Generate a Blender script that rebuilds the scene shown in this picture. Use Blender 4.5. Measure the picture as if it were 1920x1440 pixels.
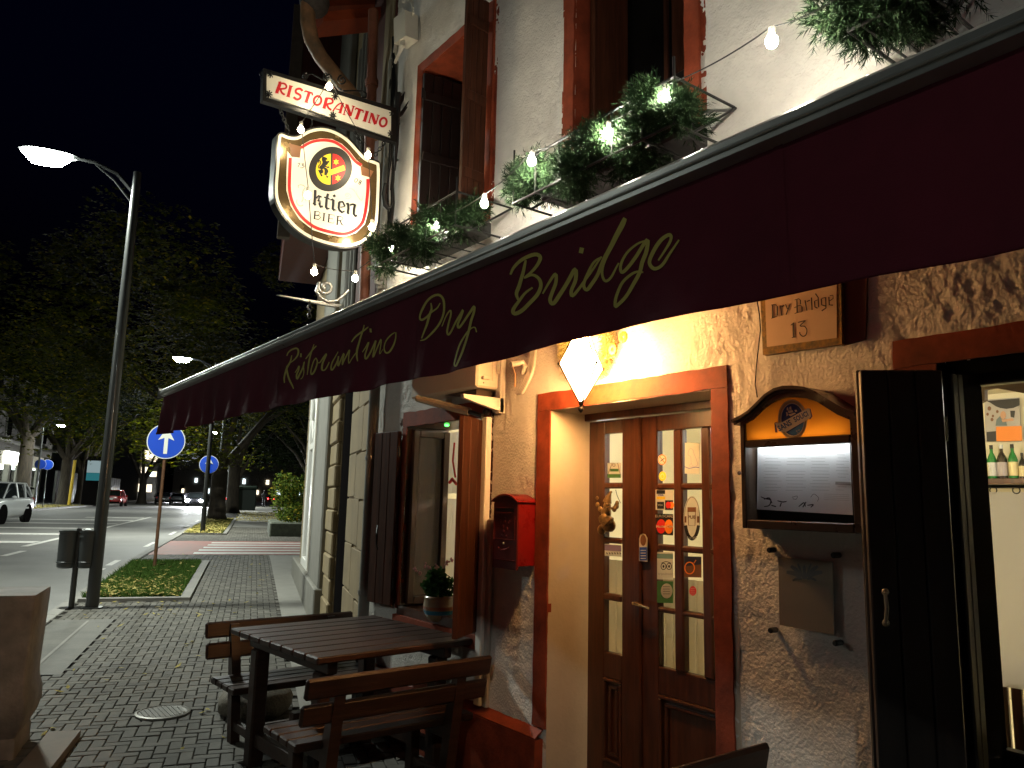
import bpy, bmesh, math, random
import numpy as np
from mathutils import Vector, Matrix
random.seed(7); np.random.seed(7)
PI=math.pi
for o in list(bpy.data.objects): bpy.data.objects.remove(o)
SC=bpy.context.scene; COL=SC.collection
# ------------------------------------------------------------------ camera, world, exposure
AZ=math.radians(36.5); F=1430.; PT=math.atan(223/F); RO=.024
cf=Vector((math.sin(AZ)*math.cos(PT),math.cos(AZ)*math.cos(PT),math.sin(PT)))
r0=Vector((math.cos(AZ),-math.sin(AZ),0)); u0=r0.cross(cf)
CR=math.cos(RO)*r0+math.sin(RO)*u0; CU=-math.sin(RO)*r0+math.cos(RO)*u0
CAM=Vector((-2.7,0,1.6))
cd=bpy.data.cameras.new('camera'); co=bpy.data.objects.new('camera',cd); COL.objects.link(co)
cd.sensor_width=36; cd.lens=F/1920*36; cd.clip_start=.05; cd.clip_end=900
co.matrix_world=Matrix(((CR.x,CU.x,-cf.x,CAM.x),(CR.y,CU.y,-cf.y,CAM.y),(CR.z,CU.z,-cf.z,CAM.z),(0,0,0,1)))
SC.camera=co
W=bpy.data.worlds.new("World"); SC.world=W; W.use_nodes=True
nt=W.node_tree; bg=nt.nodes['Background']; sk=nt.nodes.new('ShaderNodeTexSky'); sk.sky_type='NISHITA'; sk.sun_disc=False
sk.sun_elevation=math.radians(-4); sk.sun_rotation=math.radians(150); sk.air_density=1.2; sk.ozone_density=4
nt.links.new(sk.outputs[0],bg.inputs[0]); bg.inputs[1].default_value=.20
SC.view_settings.view_transform='Standard'; SC.view_settings.look='None'; SC.view_settings.exposure=0; SC.view_settings.gamma=1
SC.view_settings.use_curve_mapping=False
SC.render.engine='CYCLES'; SC.cycles.use_denoising=True; SC.cycles.max_bounces=7; SC.cycles.transparent_max_bounces=12
SC.cycles.sample_clamp_indirect=4; SC.cycles.caustics_reflective=False; SC.cycles.caustics_refractive=False
LAMP_W=520; LAMP_NEAR_W=75; BULB_E=1350; LANTERN_E=185; ROOM_E=170
# ------------------------------------------------------------------ geometry of the place
SA=math.radians(18.1); DS=(math.sin(SA),math.cos(SA)); RS=(math.cos(SA),-math.sin(SA))
def gz_a(a): return float(np.interp(a,[5,16,80],[0,.28,.52]))
def gz(x,y): return gz_a(x*DS[0]+y*DS[1])
def S(a,b,z=0): return Vector((a*DS[0]+b*RS[0],a*DS[1]+b*RS[1],z+gz_a(a)))
def ray(px,py): return cf+CR*((px-960)/F)-CU*((py-720)/F)
def FP(px,py,d=0):                      # point on the plane parallel to the facade, d in front of it
    r=ray(px,py); t=(-d-CAM.x)/r.x; return CAM+r*t
def YP(px,py,y):                        # point on the plane square to the facade at distance y along it
    r=ray(px,py); return CAM+r*(y/r.y)
def ZP(px,py,z):
    r=ray(px,py); return CAM+r*((z-CAM.z)/r.z)
def BP(px,py,b=-1.68):                  # point on the plane of the neighbour's facade
    r=ray(px,py); n=Vector((RS[0],RS[1],0)); t=(b-CAM.dot(n))/r.dot(n); return CAM+r*t
def BA(px,py,b=-1.68):
    p=BP(px,py,b); a=p.x*DS[0]+p.y*DS[1]; return a,p.z-gz_a(a)
def fy(px,py,d=0): return FP(px,py,d).y
def fz(px,py,d=0): return FP(px,py,d).z
# ------------------------------------------------------------------ helpers
def origin(o):
    v=Vector((0,0,0))
    while o: v+=o.location; o=o.parent
    return v
class MB:
    def __init__(s): s.v=[]; s.f=[]
    def add(s,vs,fs):
        n=len(s.v); s.v+= [tuple(v) for v in vs]; s.f+=[tuple(i+n for i in f) for f in fs]; return s
    def box(s,a,b,T=None):
        x0,y0,z0=a; x1,y1,z1=b
        vs=[Vector(p) for p in ((x0,y0,z0),(x1,y0,z0),(x1,y1,z0),(x0,y1,z0),(x0,y0,z1),(x1,y0,z1),(x1,y1,z1),(x0,y1,z1))]
        if T: vs=[T(v) for v in vs]
        return s.add(vs,[(0,3,2,1),(4,5,6,7),(0,1,5,4),(1,2,6,5),(2,3,7,6),(3,0,4,7)])
    def bbox(s,a,b,c=.004,T=None):      # box with chamfered edges
        a=Vector(a); b=Vector(b); lo=Vector(map(min,a,b)); hi=Vector(map(max,a,b)); m=(lo+hi)/2; h=(hi-lo)/2
        c=min(c,min(h)*.9); vs=[]; idx={}
        for sx in(-1,1):
            for sy in(-1,1):
                for sz in(-1,1):
                    for k in range(3):
                        e=[h.x,h.y,h.z]
                        for j in range(3):
                            if j!=k: e[j]-=c
                        idx[(sx,sy,sz,k)]=len(vs); p=m+Vector((sx*e[0],sy*e[1],sz*e[2])); vs.append(T(p) if T else p)
        fs=[]
        for k in range(3):
            i,j=[q for q in range(3) if q!=k]
            for sg in(-1,1):
                r=[]
                for si,sj in((-1,-1),(1,-1),(1,1),(-1,1)):
                    q=[0,0,0]; q[k]=sg; q[i]=si; q[j]=sj; r.append(idx[(*q,k)])
                fs.append(r)
        for k in range(3):
            i,j=[q for q in range(3) if q!=k]
            for si in(-1,1):
                for sj in(-1,1):
                    q0=[0,0,0]; q0[i]=si; q0[j]=sj; q1=list(q0); q0[k]=-1; q1[k]=1
                    fs.append([idx[(*q0,i)],idx[(*q1,i)],idx[(*q1,j)],idx[(*q0,j)]])
        for sx in(-1,1):
            for sy in(-1,1):
                for sz in(-1,1): fs.append([idx[(sx,sy,sz,k)] for k in range(3)])
        return s.add(vs,fs)
    def tube(s,pts,r,n=8,cap=True):
        pts=[Vector(p) for p in pts]; m=len(pts); rs=r if isinstance(r,(list,tuple)) else [r]*m
        base=len(s.v); up=None
        for i,p in enumerate(pts):
            t=(pts[min(i+1,m-1)]-pts[max(i-1,0)]).normalized()
            if up is None: up=Vector((0,0,1)) if abs(t.z)<.9 else Vector((1,0,0))
            x=(up-t*up.dot(t)).normalized(); y=t.cross(x); up=x
            for k in range(n):
                a=2*PI*k/n; s.v.append(tuple(p+(x*math.cos(a)+y*math.sin(a))*rs[i]))
        for i in range(m-1):
            for k in range(n):
                s.f.append((base+i*n+k,base+i*n+(k+1)%n,base+(i+1)*n+(k+1)%n,base+(i+1)*n+k))
        if cap:
            s.f.append(tuple(base+k for k in reversed(range(n)))); s.f.append(tuple(base+(m-1)*n+k for k in range(n)))
        return s
    def lathe(s,prof,c,n=16,T=None,ph=0):  # prof (r,z)
        base=len(s.v); c=Vector(c)
        for r,z in prof:
            for k in range(n):
                a=2*PI*k/n+ph; p=Vector((r*math.cos(a),r*math.sin(a),z)); p=T(p) if T else p
                s.v.append(tuple(p+c))
        for i in range(len(prof)-1):
            for k in range(n):
                s.f.append((base+i*n+k,base+i*n+(k+1)%n,base+(i+1)*n+(k+1)%n,base+(i+1)*n+k))
        s.f.append(tuple(base+k for k in reversed(range(n)))); s.f.append(tuple(base+(len(prof)-1)*n+k for k in range(n)))
        return s
    def prism(s,front,off):               # polygon of 3d points + offset vector
        n=len(front); off=Vector(off); a=[Vector(p) for p in front]
        return s.add(a+[p+off for p in a],[tuple(range(n)),tuple(reversed(range(n,2*n)))]+[(i,i+n,(i+1)%n+n,(i+1)%n) for i in range(n)])
    def sphere(s,c,r,n=12,m=8,sc=(1,1,1)):
        prof=[(max(math.sin(PI*i/m),1e-4)*r,-math.cos(PI*i/m)*r) for i in range(m+1)]
        return s.lathe(prof,c,n,T=lambda p:Vector((p.x*sc[0],p.y*sc[1],p.z*sc[2])))
    def build(s,name,mat,parent=None,smooth=False,kind=None,label=None,recalc=True,mats=None,fm=None):
        me=bpy.data.meshes.new(name); o=origin(parent) if parent else Vector((0,0,0))
        me.from_pydata([(x-o.x,y-o.y,z-o.z) for x,y,z in s.v],[],s.f)
        if recalc:
            bm=bmesh.new(); bm.from_mesh(me); bmesh.ops.recalc_face_normals(bm,faces=bm.faces); bm.to_mesh(me); bm.free()
        me.materials.append(mat)
        if mats:
            for m in mats: me.materials.append(m)
            me.polygons.foreach_set('material_index',fm)
        if smooth:
            me.polygons.foreach_set('use_smooth',[True]*len(me.polygons)); me.update()
            try: me.set_sharp_from_angle(angle=math.radians(smooth if smooth is not True else 40))
            except Exception: pass
        ob=bpy.data.objects.new(name,me); COL.objects.link(ob)
        if parent: ob.parent=parent
        if kind: ob['kind']=kind
        if label: ob['label']=label
        return ob
def thing(name,label,cat,loc=(0,0,0),group=None):
    o=bpy.data.objects.new(name,None); COL.objects.link(o); o.location=loc; o.empty_display_size=.1
    o['label']=label; o['category']=cat
    if group: o['group']=group
    return o
def tag(o,label,cat,group=None):
    o['label']=label; o['category']=cat
    if group: o['group']=group
    return o
def copy_tree(o,parent=None):
    c=o.copy(); COL.objects.link(c); c.parent=parent
    for ch in o.children: copy_tree(ch,c)
    return c
def place(o,loc,rz=0,label=None):
    o.location=loc; o.rotation_euler=(0,0,rz)
    if label: o['label']=label
    return o
# noise
def _h(ix,iy,seed):
    n=(ix.astype(np.int64)*374761393+iy.astype(np.int64)*668265263+seed*1442695041)&0x7fffffff
    n=((n^(n>>13))*1274126177)&0x7fffffff; return ((n^(n>>16))&0xffff)/65535.*2*PI
def perlin(x,y,seed=0):
    x=np.asarray(x,float); y=np.asarray(y,float); ix=np.floor(x); iy=np.floor(y); fx=x-ix; fy_=y-iy
    def g(dx,dy):
        a=_h(ix+dx,iy+dy,seed); return np.cos(a)*(fx-dx)+np.sin(a)*(fy_-dy)
    u=fx*fx*fx*(fx*(fx*6-15)+10); v=fy_*fy_*fy_*(fy_*(fy_*6-15)+10)
    return (g(0,0)*(1-u)+g(1,0)*u)*(1-v)+(g(0,1)*(1-u)+g(1,1)*u)*v
# ------------------------------------------------------------------ materials
def mat(name,col,rough=.6,metal=0,var=0,scale=8,bump=0,bscale=60,spec=.5,col2=None,stretch=None,coat=0,emit=None,es=0,alpha=1,noisedetail=4):
    m=bpy.data.materials.new(name); m.use_nodes=True; n=m.node_tree.nodes; l=m.node_tree.links; b=n['Principled BSDF']
    b.inputs['Base Color'].default_value=(*col,1); b.inputs['Roughness'].default_value=rough; b.inputs['Metallic'].default_value=metal
    b.inputs['Specular IOR Level'].default_value=spec; b.inputs['Coat Weight'].default_value=coat; b.inputs['Alpha'].default_value=alpha
    if emit: b.inputs['Emission Color'].default_value=(*emit,1); b.inputs['Emission Strength'].default_value=es
    if var or bump or col2:
        tc=n.new('ShaderNodeTexCoord'); mp=n.new('ShaderNodeMapping'); l.new(tc.outputs['Object'],mp.inputs[0])
        if stretch: mp.inputs['Scale'].default_value=stretch
    if var or col2:
        nz=n.new('ShaderNodeTexNoise'); nz.inputs['Scale'].default_value=scale; nz.inputs['Detail'].default_value=noisedetail; nz.inputs['Roughness'].default_value=.65
        l.new(mp.outputs[0],nz.inputs['Vector']); rp=n.new('ShaderNodeValToRGB'); l.new(nz.outputs[0],rp.inputs[0])
        c2=col2 if col2 else tuple(c*(1-var) for c in col)
        rp.color_ramp.elements[0].position=.32; rp.color_ramp.elements[1].position=.68
        rp.color_ramp.elements[0].color=(*c2,1); rp.color_ramp.elements[1].color=(*(min(1,c*(1+var*.5)) for c in col),1)
        l.new(rp.outputs[0],b.inputs['Base Color'])
        mr=n.new('ShaderNodeMapRange'); l.new(nz.outputs[0],mr.inputs[0]); mr.inputs[3].default_value=max(0,rough-.12); mr.inputs[4].default_value=min(1,rough+.12)
        l.new(mr.outputs[0],b.inputs['Roughness'])
    if bump:
        nb=n.new('ShaderNodeTexNoise'); nb.inputs['Scale'].default_value=bscale; nb.inputs['Detail'].default_value=5; l.new(mp.outputs[0],nb.inputs['Vector'])
        bp=n.new('ShaderNodeBump'); bp.inputs['Strength'].default_value=1; bp.inputs['Distance'].default_value=bump
        l.new(nb.outputs[0],bp.inputs['Height']); l.new(bp.outputs[0],b.inputs['Normal'])
    return m
def emis(name,col,st):
    m=bpy.data.materials.new(name); m.use_nodes=True; n=m.node_tree.nodes; n.remove(n['Principled BSDF'])
    e=n.new('ShaderNodeEmission'); e.inputs[0].default_value=(*col,1); e.inputs[1].default_value=st
    m.node_tree.links.new(e.outputs[0],n['Material Output'].inputs[0]); return m
def glassmat(name,tint=(1,1,1),gl=.12,rough=.02):
    m=bpy.data.materials.new(name); m.use_nodes=True; n=m.node_tree.nodes; l=m.node_tree.links; n.remove(n['Principled BSDF'])
    t=n.new('ShaderNodeBsdfTransparent'); t.inputs[0].default_value=(*tint,1); g=n.new('ShaderNodeBsdfGlossy'); g.inputs['Roughness'].default_value=rough
    f=n.new('ShaderNodeFresnel'); f.inputs[0].default_value=1.45; mx=n.new('ShaderNodeMixShader')
    ge=n.new('ShaderNodeNewGeometry'); iv=n.new('ShaderNodeMath'); iv.operation='SUBTRACT'; iv.inputs[0].default_value=1; l.new(ge.outputs['Backfacing'],iv.inputs[1]); mu=n.new('ShaderNodeMath'); mu.operation='MULTIPLY'; l.new(f.outputs[0],mu.inputs[0]); l.new(iv.outputs[0],mu.inputs[1]); l.new(mu.outputs[0],mx.inputs[0]); l.new(t.outputs[0],mx.inputs[1]); l.new(g.outputs[0],mx.inputs[2]); l.new(mx.outputs[0],n['Material Output'].inputs[0]); return m
def leafmat(name,c1,c2,trans=.35,c3=None):
    m=bpy.data.materials.new(name); m.use_nodes=True; n=m.node_tree.nodes; l=m.node_tree.links; b=n['Principled BSDF']
    g=n.new('ShaderNodeNewGeometry'); rp=n.new('ShaderNodeValToRGB'); l.new(g.outputs['Random Per Island'],rp.inputs[0])
    rp.color_ramp.elements[0].color=(*c1,1); rp.color_ramp.elements[1].color=(*c2,1)
    if c3:
        e=rp.color_ramp.elements.new(.88); e.color=(*c2,1); rp.color_ramp.elements[2].color=(*c3,1)
    l.new(rp.outputs[0],b.inputs['Base Color']); b.inputs['Roughness'].default_value=.7; b.inputs['Specular IOR Level'].default_value=.06
    t=n.new('ShaderNodeBsdfTranslucent'); l.new(rp.outputs[0],t.inputs[0]); mx=n.new('ShaderNodeMixShader'); mx.inputs[0].default_value=trans
    l.new(b.outputs[0],mx.inputs[1]); l.new(t.outputs[0],mx.inputs[2]); l.new(mx.outputs[0],n['Material Output'].inputs[0]); return m
M={}
M['stucco']=mat('stucco',(.78,.75,.69),.85,var=.16,scale=2.2,bump=.006,bscale=75,spec=.2)
M['redband']=mat('terracotta_paint',(.26,.048,.018),.7,var=.45,scale=6,bump=.0018,bscale=60,spec=.3)
M['cream']=mat('cream_plaster',(.62,.54,.42),.8,var=.1,scale=3,bump=.0015,bscale=50,spec=.2)
M['doorwood']=mat('varnished_brown_wood',(.072,.022,.008),.33,var=.5,scale=5,stretch=(6,6,.7),bump=.0006,bscale=30,coat=.25)
M['shutter']=mat('dark_shutter_wood',(.065,.022,.011),.55,var=.5,scale=4,stretch=(8,8,.6),bump=.001,bscale=25,spec=.12)
M['blackwood']=mat('near_black_shutter_paint',(.014,.009,.008),.45,var=.4,scale=6,stretch=(8,8,.6))
M['bench']=mat('dark_stained_bench_wood',(.038,.016,.009),.45,var=.55,scale=4,stretch=(.6,8,8),bump=.0015,bscale=30,spec=.35)
M['glass']=glassmat('window_glass')
M['maroon']=mat('maroon_awning_fabric',(.085,.011,.02),.85,var=.25,scale=3,bump=.0006,bscale=400,spec=.15)
M['gold']=mat('dull_gold_paint',(.40,.33,.08),.7,spec=.2)
M['alu']=mat('grey_aluminium',(.42,.42,.40),.32,metal=.75,var=.12,scale=10)
M['iron']=mat('black_wrought_iron',(.012,.012,.012),.38,metal=.3,spec=.6)
M['irongrey']=mat('grey_iron',(.25,.24,.22),.4,metal=.7)
M['white']=mat('white_enamel',(.78,.76,.70),.35)
M['offwhite']=mat('offwhite_plastic',(.70,.66,.56),.45,var=.06,scale=5)
M['cableg']=mat('grey_cable',(.35,.32,.28),.6)
M['stone']=mat('beige_stone_cladding',(.30,.23,.13),.8,var=.2,scale=4,bump=.002,bscale=40,spec=.2)
M['greystone']=mat('pale_grey_stone',(.22,.21,.18),.75,var=.15,scale=4,bump=.0015,bscale=40,spec=.2)
def matte(name,col):
    m=bpy.data.materials.new(name); m.use_nodes=True; n=m.node_tree.nodes; n.remove(n['Principled BSDF']); d=n.new('ShaderNodeBsdfDiffuse'); d.inputs[0].default_value=(*col,1); m.node_tree.links.new(d.outputs[0],n['Material Output'].inputs[0]); return m
M['black']=matte('black_paint',(.008,.007,.007))
M['copper']=mat('old_copper_pipe',(.48,.24,.11),.55,metal=.1,var=.4,scale=5,col2=(.16,.12,.07))
M['redpaint']=mat('red_mailbox_enamel',(.22,.007,.007),.3,var=.15,scale=8,coat=.3)
M['darkredbox']=mat('dark_red_mailbox_front',(.10,.012,.012),.35,metal=.2,var=.3,scale=15)
M['asphalt']=mat('asphalt',(.17,.165,.155),.62,var=.25,scale=.7,bump=.004,bscale=180,spec=.35)
M['paver']=mat('concrete_paver',(.135,.125,.105),.75,var=.35,scale=3,bump=.002,bscale=220,spec=.35)
pn=M['paver'].node_tree; pb_=pn.nodes['Principled BSDF']; src=pb_.inputs['Base Color'].links[0].from_socket
gi_=pn.nodes.new('ShaderNodeNewGeometry'); oi=pn.nodes.new('ShaderNodeObjectInfo'); ad=pn.nodes.new('ShaderNodeMath'); ad.operation='ADD'; pn.links.new(gi_.outputs['Random Per Island'],ad.inputs[0]); pn.links.new(oi.outputs['Random'],ad.inputs[1])
fr_=pn.nodes.new('ShaderNodeMath'); fr_.operation='FRACT'; pn.links.new(ad.outputs[0],fr_.inputs[0]); mr_=pn.nodes.new('ShaderNodeMapRange'); mr_.inputs[3].default_value=.62; mr_.inputs[4].default_value=1.0; pn.links.new(fr_.outputs[0],mr_.inputs[0])
vm=pn.nodes.new('ShaderNodeVectorMath'); vm.operation='SCALE'; pn.links.new(src,vm.inputs[0]); pn.links.new(mr_.outputs[0],vm.inputs['Scale']); pn.links.new(vm.outputs[0],pb_.inputs['Base Color'])
M['joint']=mat('dark_paver_joint',(.02,.018,.015),.95,spec=.1)
M['kerb']=mat('pale_kerb_stone',(.21,.20,.18),.75,var=.2,scale=4,bump=.002,bscale=90)
M['concrete']=mat('smooth_concrete',(.22,.21,.185),.7,var=.2,scale=3,bump=.001,bscale=90)
M['redpave']=mat('red_crossing_paint',(.30,.075,.05),.7,var=.3,scale=3)
M['roadwhite']=mat('worn_white_road_paint',(.62,.60,.56),.6,var=.22,scale=9)
M['soil']=mat('damp_soil',(.04,.033,.02),.9,var=.4,scale=8,bump=.01,bscale=30)
M['grass']=leafmat('grass_blades',(.035,.075,.014),(.085,.15,.03),.3)
M['fallen']=leafmat('fallen_leaves',(.32,.26,.07),(.50,.42,.15),.2,(.20,.11,.04))
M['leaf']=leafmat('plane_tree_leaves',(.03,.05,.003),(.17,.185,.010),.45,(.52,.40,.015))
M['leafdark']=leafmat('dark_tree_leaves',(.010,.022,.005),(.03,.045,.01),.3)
M['bark']=mat('tree_bark',(.065,.05,.035),.85,var=.5,scale=3,stretch=(3,3,.5),bump=.02,bscale=12)
M['postgrey']=mat('dark_grey_lamp_post',(.06,.062,.06),.3,metal=.5,coat=.2)
M['needle']=leafmat('fir_garland_needles',(.012,.030,.012),(.034,.062,.026),.12)
M['bulbled']=emis('tiny_led',(1,.95,.85),6)
M['lampled']=emis('street_lamp_led',(.93,1,.95),220)
M['room']=mat('room_plaster',(.85,.80,.62),.8,var=.05,scale=3)
M['curtain']=leafmat('white_curtain_cloth',(.80,.78,.75),(.80,.78,.75),.45)
M['paper']=mat('white_paper',(.72,.74,.75),.6)
M['signblue']=mat('blue_road_sign',(.01,.07,.55),.35,emit=None)
M['signwhite']=mat('white_reflective_sheet',(.8,.8,.72),.4)
M['rust']=mat('rusty_brown_pole',(.14,.065,.03),.6,metal=.3,var=.4,scale=8)
# ------------------------------------------------------------------ flat art tools (lettering is laid on its own surface)
_k=[0]
def stroke(mb,pts,w,mp,lift,n=3,closed=False,taper=False):
    P=[Vector((p[0],p[1])) for p in pts]
    if closed: P=P+[P[0]]
    if n>1 and len(P)>2:                       # Catmull-Rom smoothing
        Q=[]
        for i in range(len(P)-1):
            a=P[i-1] if i>0 else (P[-2] if closed else P[0]*2-P[1]); b=P[i]; c=P[i+1]; d=P[i+2] if i+2<len(P) else (P[1] if closed else P[-1]*2-P[-2])
            for k in range(n):
                t=k/n; Q.append(.5*((2*b)+(c-a)*t+(2*a-5*b+4*c-d)*t*t+(3*b-a-3*c+d)*t**3))
        Q.append(P[-1]); P=Q
    L=[];m=len(P)
    for i,p in enumerate(P):
        t=(P[min(i+1,m-1)]-P[max(i-1,0)])
        if closed and i in(0,m-1): t=P[1]-P[-2]
        t=t.normalized() if t.length>1e-6 else Vector((1,0)); nn=Vector((-t.y,t.x))
        ww=w(i/(m-1)) if callable(w) else w
        if taper: ww*=.35+.65*math.sin(PI*min(1,max(0,(i+.6)/(m+.2))))**.6
        L.append(p+nn*ww/2); L.append(p-nn*ww/2)
    _k[0]+=1; lf=lift+(_k[0]%7)*.00012
    vs=[mp(q.x,q.y,lf) for q in L]
    mb.add(vs,[(2*i,2*i+1,2*i+3,2*i+2) for i in range(m-1)])
def poly(mb,pts,mp,lift): mb.add([mp(x,y,lift) for x,y in pts],[tuple(range(len(pts)))])
def ell(cx,cy,rx,ry,rot=0,n=28,a0=0,a1=2*PI):
    c,s=math.cos(rot),math.sin(rot); r=[]
    full=abs(a1-a0-2*PI)<1e-6
    for i in range(n if full else n+1):
        a=a0+(a1-a0)*i/n; x=rx*math.cos(a); y=ry*math.sin(a); r.append((cx+x*c-y*s,cy+x*s+y*c))
    return r
def text(mb,st,x,y,h,mp,lift,ang=0,sx=1,bold=0,shear=0,slope=0):
    cu=bpy.data.curves.new('t','FONT'); cu.body=st; cu.size=1; cu.offset=bold; cu.fill_mode='FRONT'; cu.resolution_u=2; cu.align_x='CENTER'; cu.align_y='CENTER'; cu.shear=shear
    ob=bpy.data.objects.new('t',cu); COL.objects.link(ob); bpy.context.view_layer.update()
    me=bpy.data.meshes.new_from_object(ob.evaluated_get(bpy.context.evaluated_depsgraph_get()))
    c,s=math.cos(ang),math.sin(ang); k=h/.7; vs=[]
    for v in me.vertices:
        X=v.co.x*k*sx; Y=-v.co.y*k; vs.append(mp(x+X*c-Y*s,y+X*s+Y*c+slope*X,lift))
    mb.add(vs,[tuple(p.vertices) for p in me.polygons])
    bpy.data.objects.remove(ob); bpy.data.curves.remove(cu); bpy.data.meshes.remove(me)
def fmap(d): return lambda px,py,l: FP(px,py,d+l)
def ymap(y): return lambda px,py,l: YP(px,py,y-l)
def Z(pts,ox,oy,s): return [(ox+x/s,oy+y/s) for x,y in pts]
def cat_mb(): return MB()
# ================================================================== GROUND
def sheet(name,poly_ab,dz,m,kind='structure',thick=0,parent=None):
    cuts=[-1e9,5,16,80,1e9]; mb=MB()
    for lo,hi in zip(cuts[:-1],cuts[1:]):
        P=[tuple(p) for p in poly_ab]
        for lim,sg in((lo,1),(hi,-1)):
            Q=[]
            for i in range(len(P)):
                p,q=P[i],P[(i+1)%len(P)]; ip=(p[0]-lim)*sg>=0; iq=(q[0]-lim)*sg>=0
                if ip: Q.append(p)
                if ip!=iq:
                    t=(lim-p[0])/(q[0]-p[0]); Q.append((lim,p[1]+(q[1]-p[1])*t))
            P=Q
            if not P: break
        if len(P)>=3:
            top=[S(a,b,dz) for a,b in P]
            if thick: mb.prism(top,(0,0,-thick))
            else: mb.add(top,[tuple(range(len(top)))])
    o=mb.build(name,m,parent)
    if kind: o['kind']=kind
    return o
# one ground sheet to the horizon, the road on it, the pavement a kerb's height above
sheet('ground',[(-40,-200),(600,-200),(600,200),(-40,200)],-.20,M['soil'])
sheet('road',[(-30,-4.86),(300,-4.86),(300,-16.2),(-30,-16.2)],-.10,M['asphalt'])
pav=sheet('pavement',[(-8,-4.70),(60,-4.70),(60,3.0),(-8,3.5)],-.012,M['joint'])
sheet('far_pavement',[(-30,-16.35),(300,-16.35),(300,-30),(-30,-30)],0,M['concrete'])
sheet('side_road_far',[(60,-4.70),(300,-4.70),(300,3),(60,3)],-.004,M['concrete'])
# kerb stones, each a part of its kerb
kt=thing('kerb','pale stone kerb along the pavement edge of the road','kerb',S(0,-4.8))
kmb=MB().bbox((0,-.08,-.14),(.985,.08,.005),.008); kme=None
for i in range(62):
    a=-3+i*1.0; p=S(a,-4.78); q=S(a+1,-4.78)
    if kme is None:
        k=kmb.build('kerb_stone',M['kerb']); kme=k.data
    else:
        k=bpy.data.objects.new('kerb_stone',kme); COL.objects.link(k)
    k.parent=kt; k.location=p-kt.location; k.rotation_euler=(0,-math.atan2(q.z-p.z,1),PI/2-SA)
sheet('far_kerb',[(-30,-16.2),(300,-16.2),(300,-16.35),(-30,-16.35)],.005,M['kerb'],thick=.12)
# pavers in herringbone: nearest 300 are single bricks, the rest one joined layer
def inside(a,b):
    if 5.1<a<13.8 and b>-2.12+.02: return b<-2.12
    x=a*DS[0]+b*RS[0]; y=a*DS[1]+b*RS[1]
    if a<=5.15 and x>-.02: return False
    if a>5.1 and a<13.9 and b>-1.7: return False
    if 10.95<a<15.95 and b<-3.3: return False
    if 17.9<a<23.2 : return False
    if a>26.9 and b<-3.3: return False
    if 6.9<a<9.6 and b<-4.02: return False
    if a>33: return False
    if a<5.7 and b<-4.35: return False
    return -4.66<b<2.6
bw,bl=.08,.16
# exact 4-cell herringbone tiling: cells (i,j) with (i-j)%4: 0,1 -> brick along a (cells i,i+1); 2,3 -> brick along b
bricks=[]
for i in range(-80,430):
    for j in range(-70,50):
        m=(i-j)%4
        if m==0: bricks.append(((i+1)*bw,(j+.5)*bw,0))
        elif m==3: bricks.append(((i+.5)*bw,(j+1)*bw,1))
bricks=[q for q in bricks if inside(q[0],q[1])]
def seen(q):
    p=S(q[0],q[1]); v=p-CAM; z=v.dot(cf)
    if z<.5: return None
    px=960+F*v.dot(CR)/z; py=720-F*v.dot(CU)/z
    return z if -40<px<1960 and py<1500 else None
vis=[(seen(q),q) for q in bricks]; vis=[v for v in vis if v[0]]; vis.sort(key=lambda v:v[0])
near=[q for z,q in vis[:300]]; nearset=set(near); rest=[q for q in bricks if q not in nearset and q[0]<33]
pm=MB().bbox((-bl/2+.003,-bw/2+.003,-.05),(bl/2-.003,bw/2-.003,0),.004).build('paver',M['paver']); pme=[pm.data]
for q in near:
    o=pm if pm is not None else bpy.data.objects.new('paver',pme[0])
    if o is not pm: COL.objects.link(o)
    pm=None
    o.parent=pav; o.location=S(q[0],q[1],.003+random.uniform(-.003,.003))
    o.rotation_euler=(random.uniform(-.008,.008),random.uniform(-.008,.008)-math.atan(.0255)*(q[2]==0 and q[0]>5),PI/2-SA+(PI/2 if q[2] else 0)+random.uniform(-.008,.008))
mb=MB()
for q in rest:
    hx,hy=((bl,bw) if q[2]==0 else (bw,bl)); hx=hx/2-.003; hy=hy/2-.003; z=random.uniform(-.001,.004); c=.004
    vs=[S(q[0]+sx*hx,q[1]+sy*hy,z-.006) for sx,sy in((-1,-1),(1,-1),(1,1),(-1,1))]+[S(q[0]+sx*(hx-c),q[1]+sy*(hy-c),z) for sx,sy in((-1,-1),(1,-1),(1,1),(-1,1))]
    mb.add(vs,[(4,5,6,7),(0,1,5,4),(1,2,6,5),(2,3,7,6),(3,0,4,7)])
mb.build('paver_field',M['paver'],pav,kind='stuff',recalc=False)
sheet('footpath_far',[(33,-3.3),(60,-3.3),(60,3),(33,3)],.002,M['concrete'])
sheet('asphalt_patch',[(6.9,-4.66),(9.6,-4.66),(9.6,-4.02),(6.9,-4.02)],.004,mat('patched_asphalt',(.12,.115,.10),.75,var=.3,scale=4,bump=.003,bscale=120))
sheet('painted_line',[(6.9,-4.30),(9.5,-4.30),(9.5,-4.27),(6.9,-4.27)],.008,M['kerb'])
sheet('building_apron',[(5.0,-2.11),(17.8,-2.11),(17.8,-1.2),(5.0,-1.2)],.004,M['concrete'])
sheet('red_crossing_zone',[(17.95,-4.66),(23.15,-4.66),(23.15,2.6),(17.95,2.6)],.003,M['redpave'])
mb=MB()
for k in range(5):
    a=18.15+k*.98
    mb.prism([S(a,-3.75+k*.05,.008),S(a+.46,-3.75+k*.05,.008),S(a+.46,2.6,.008),S(a,2.6,.008)],(0,0,-.003))
o=mb.build('crossing_stripes',M['roadwhite']); o['kind']='structure'
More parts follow.
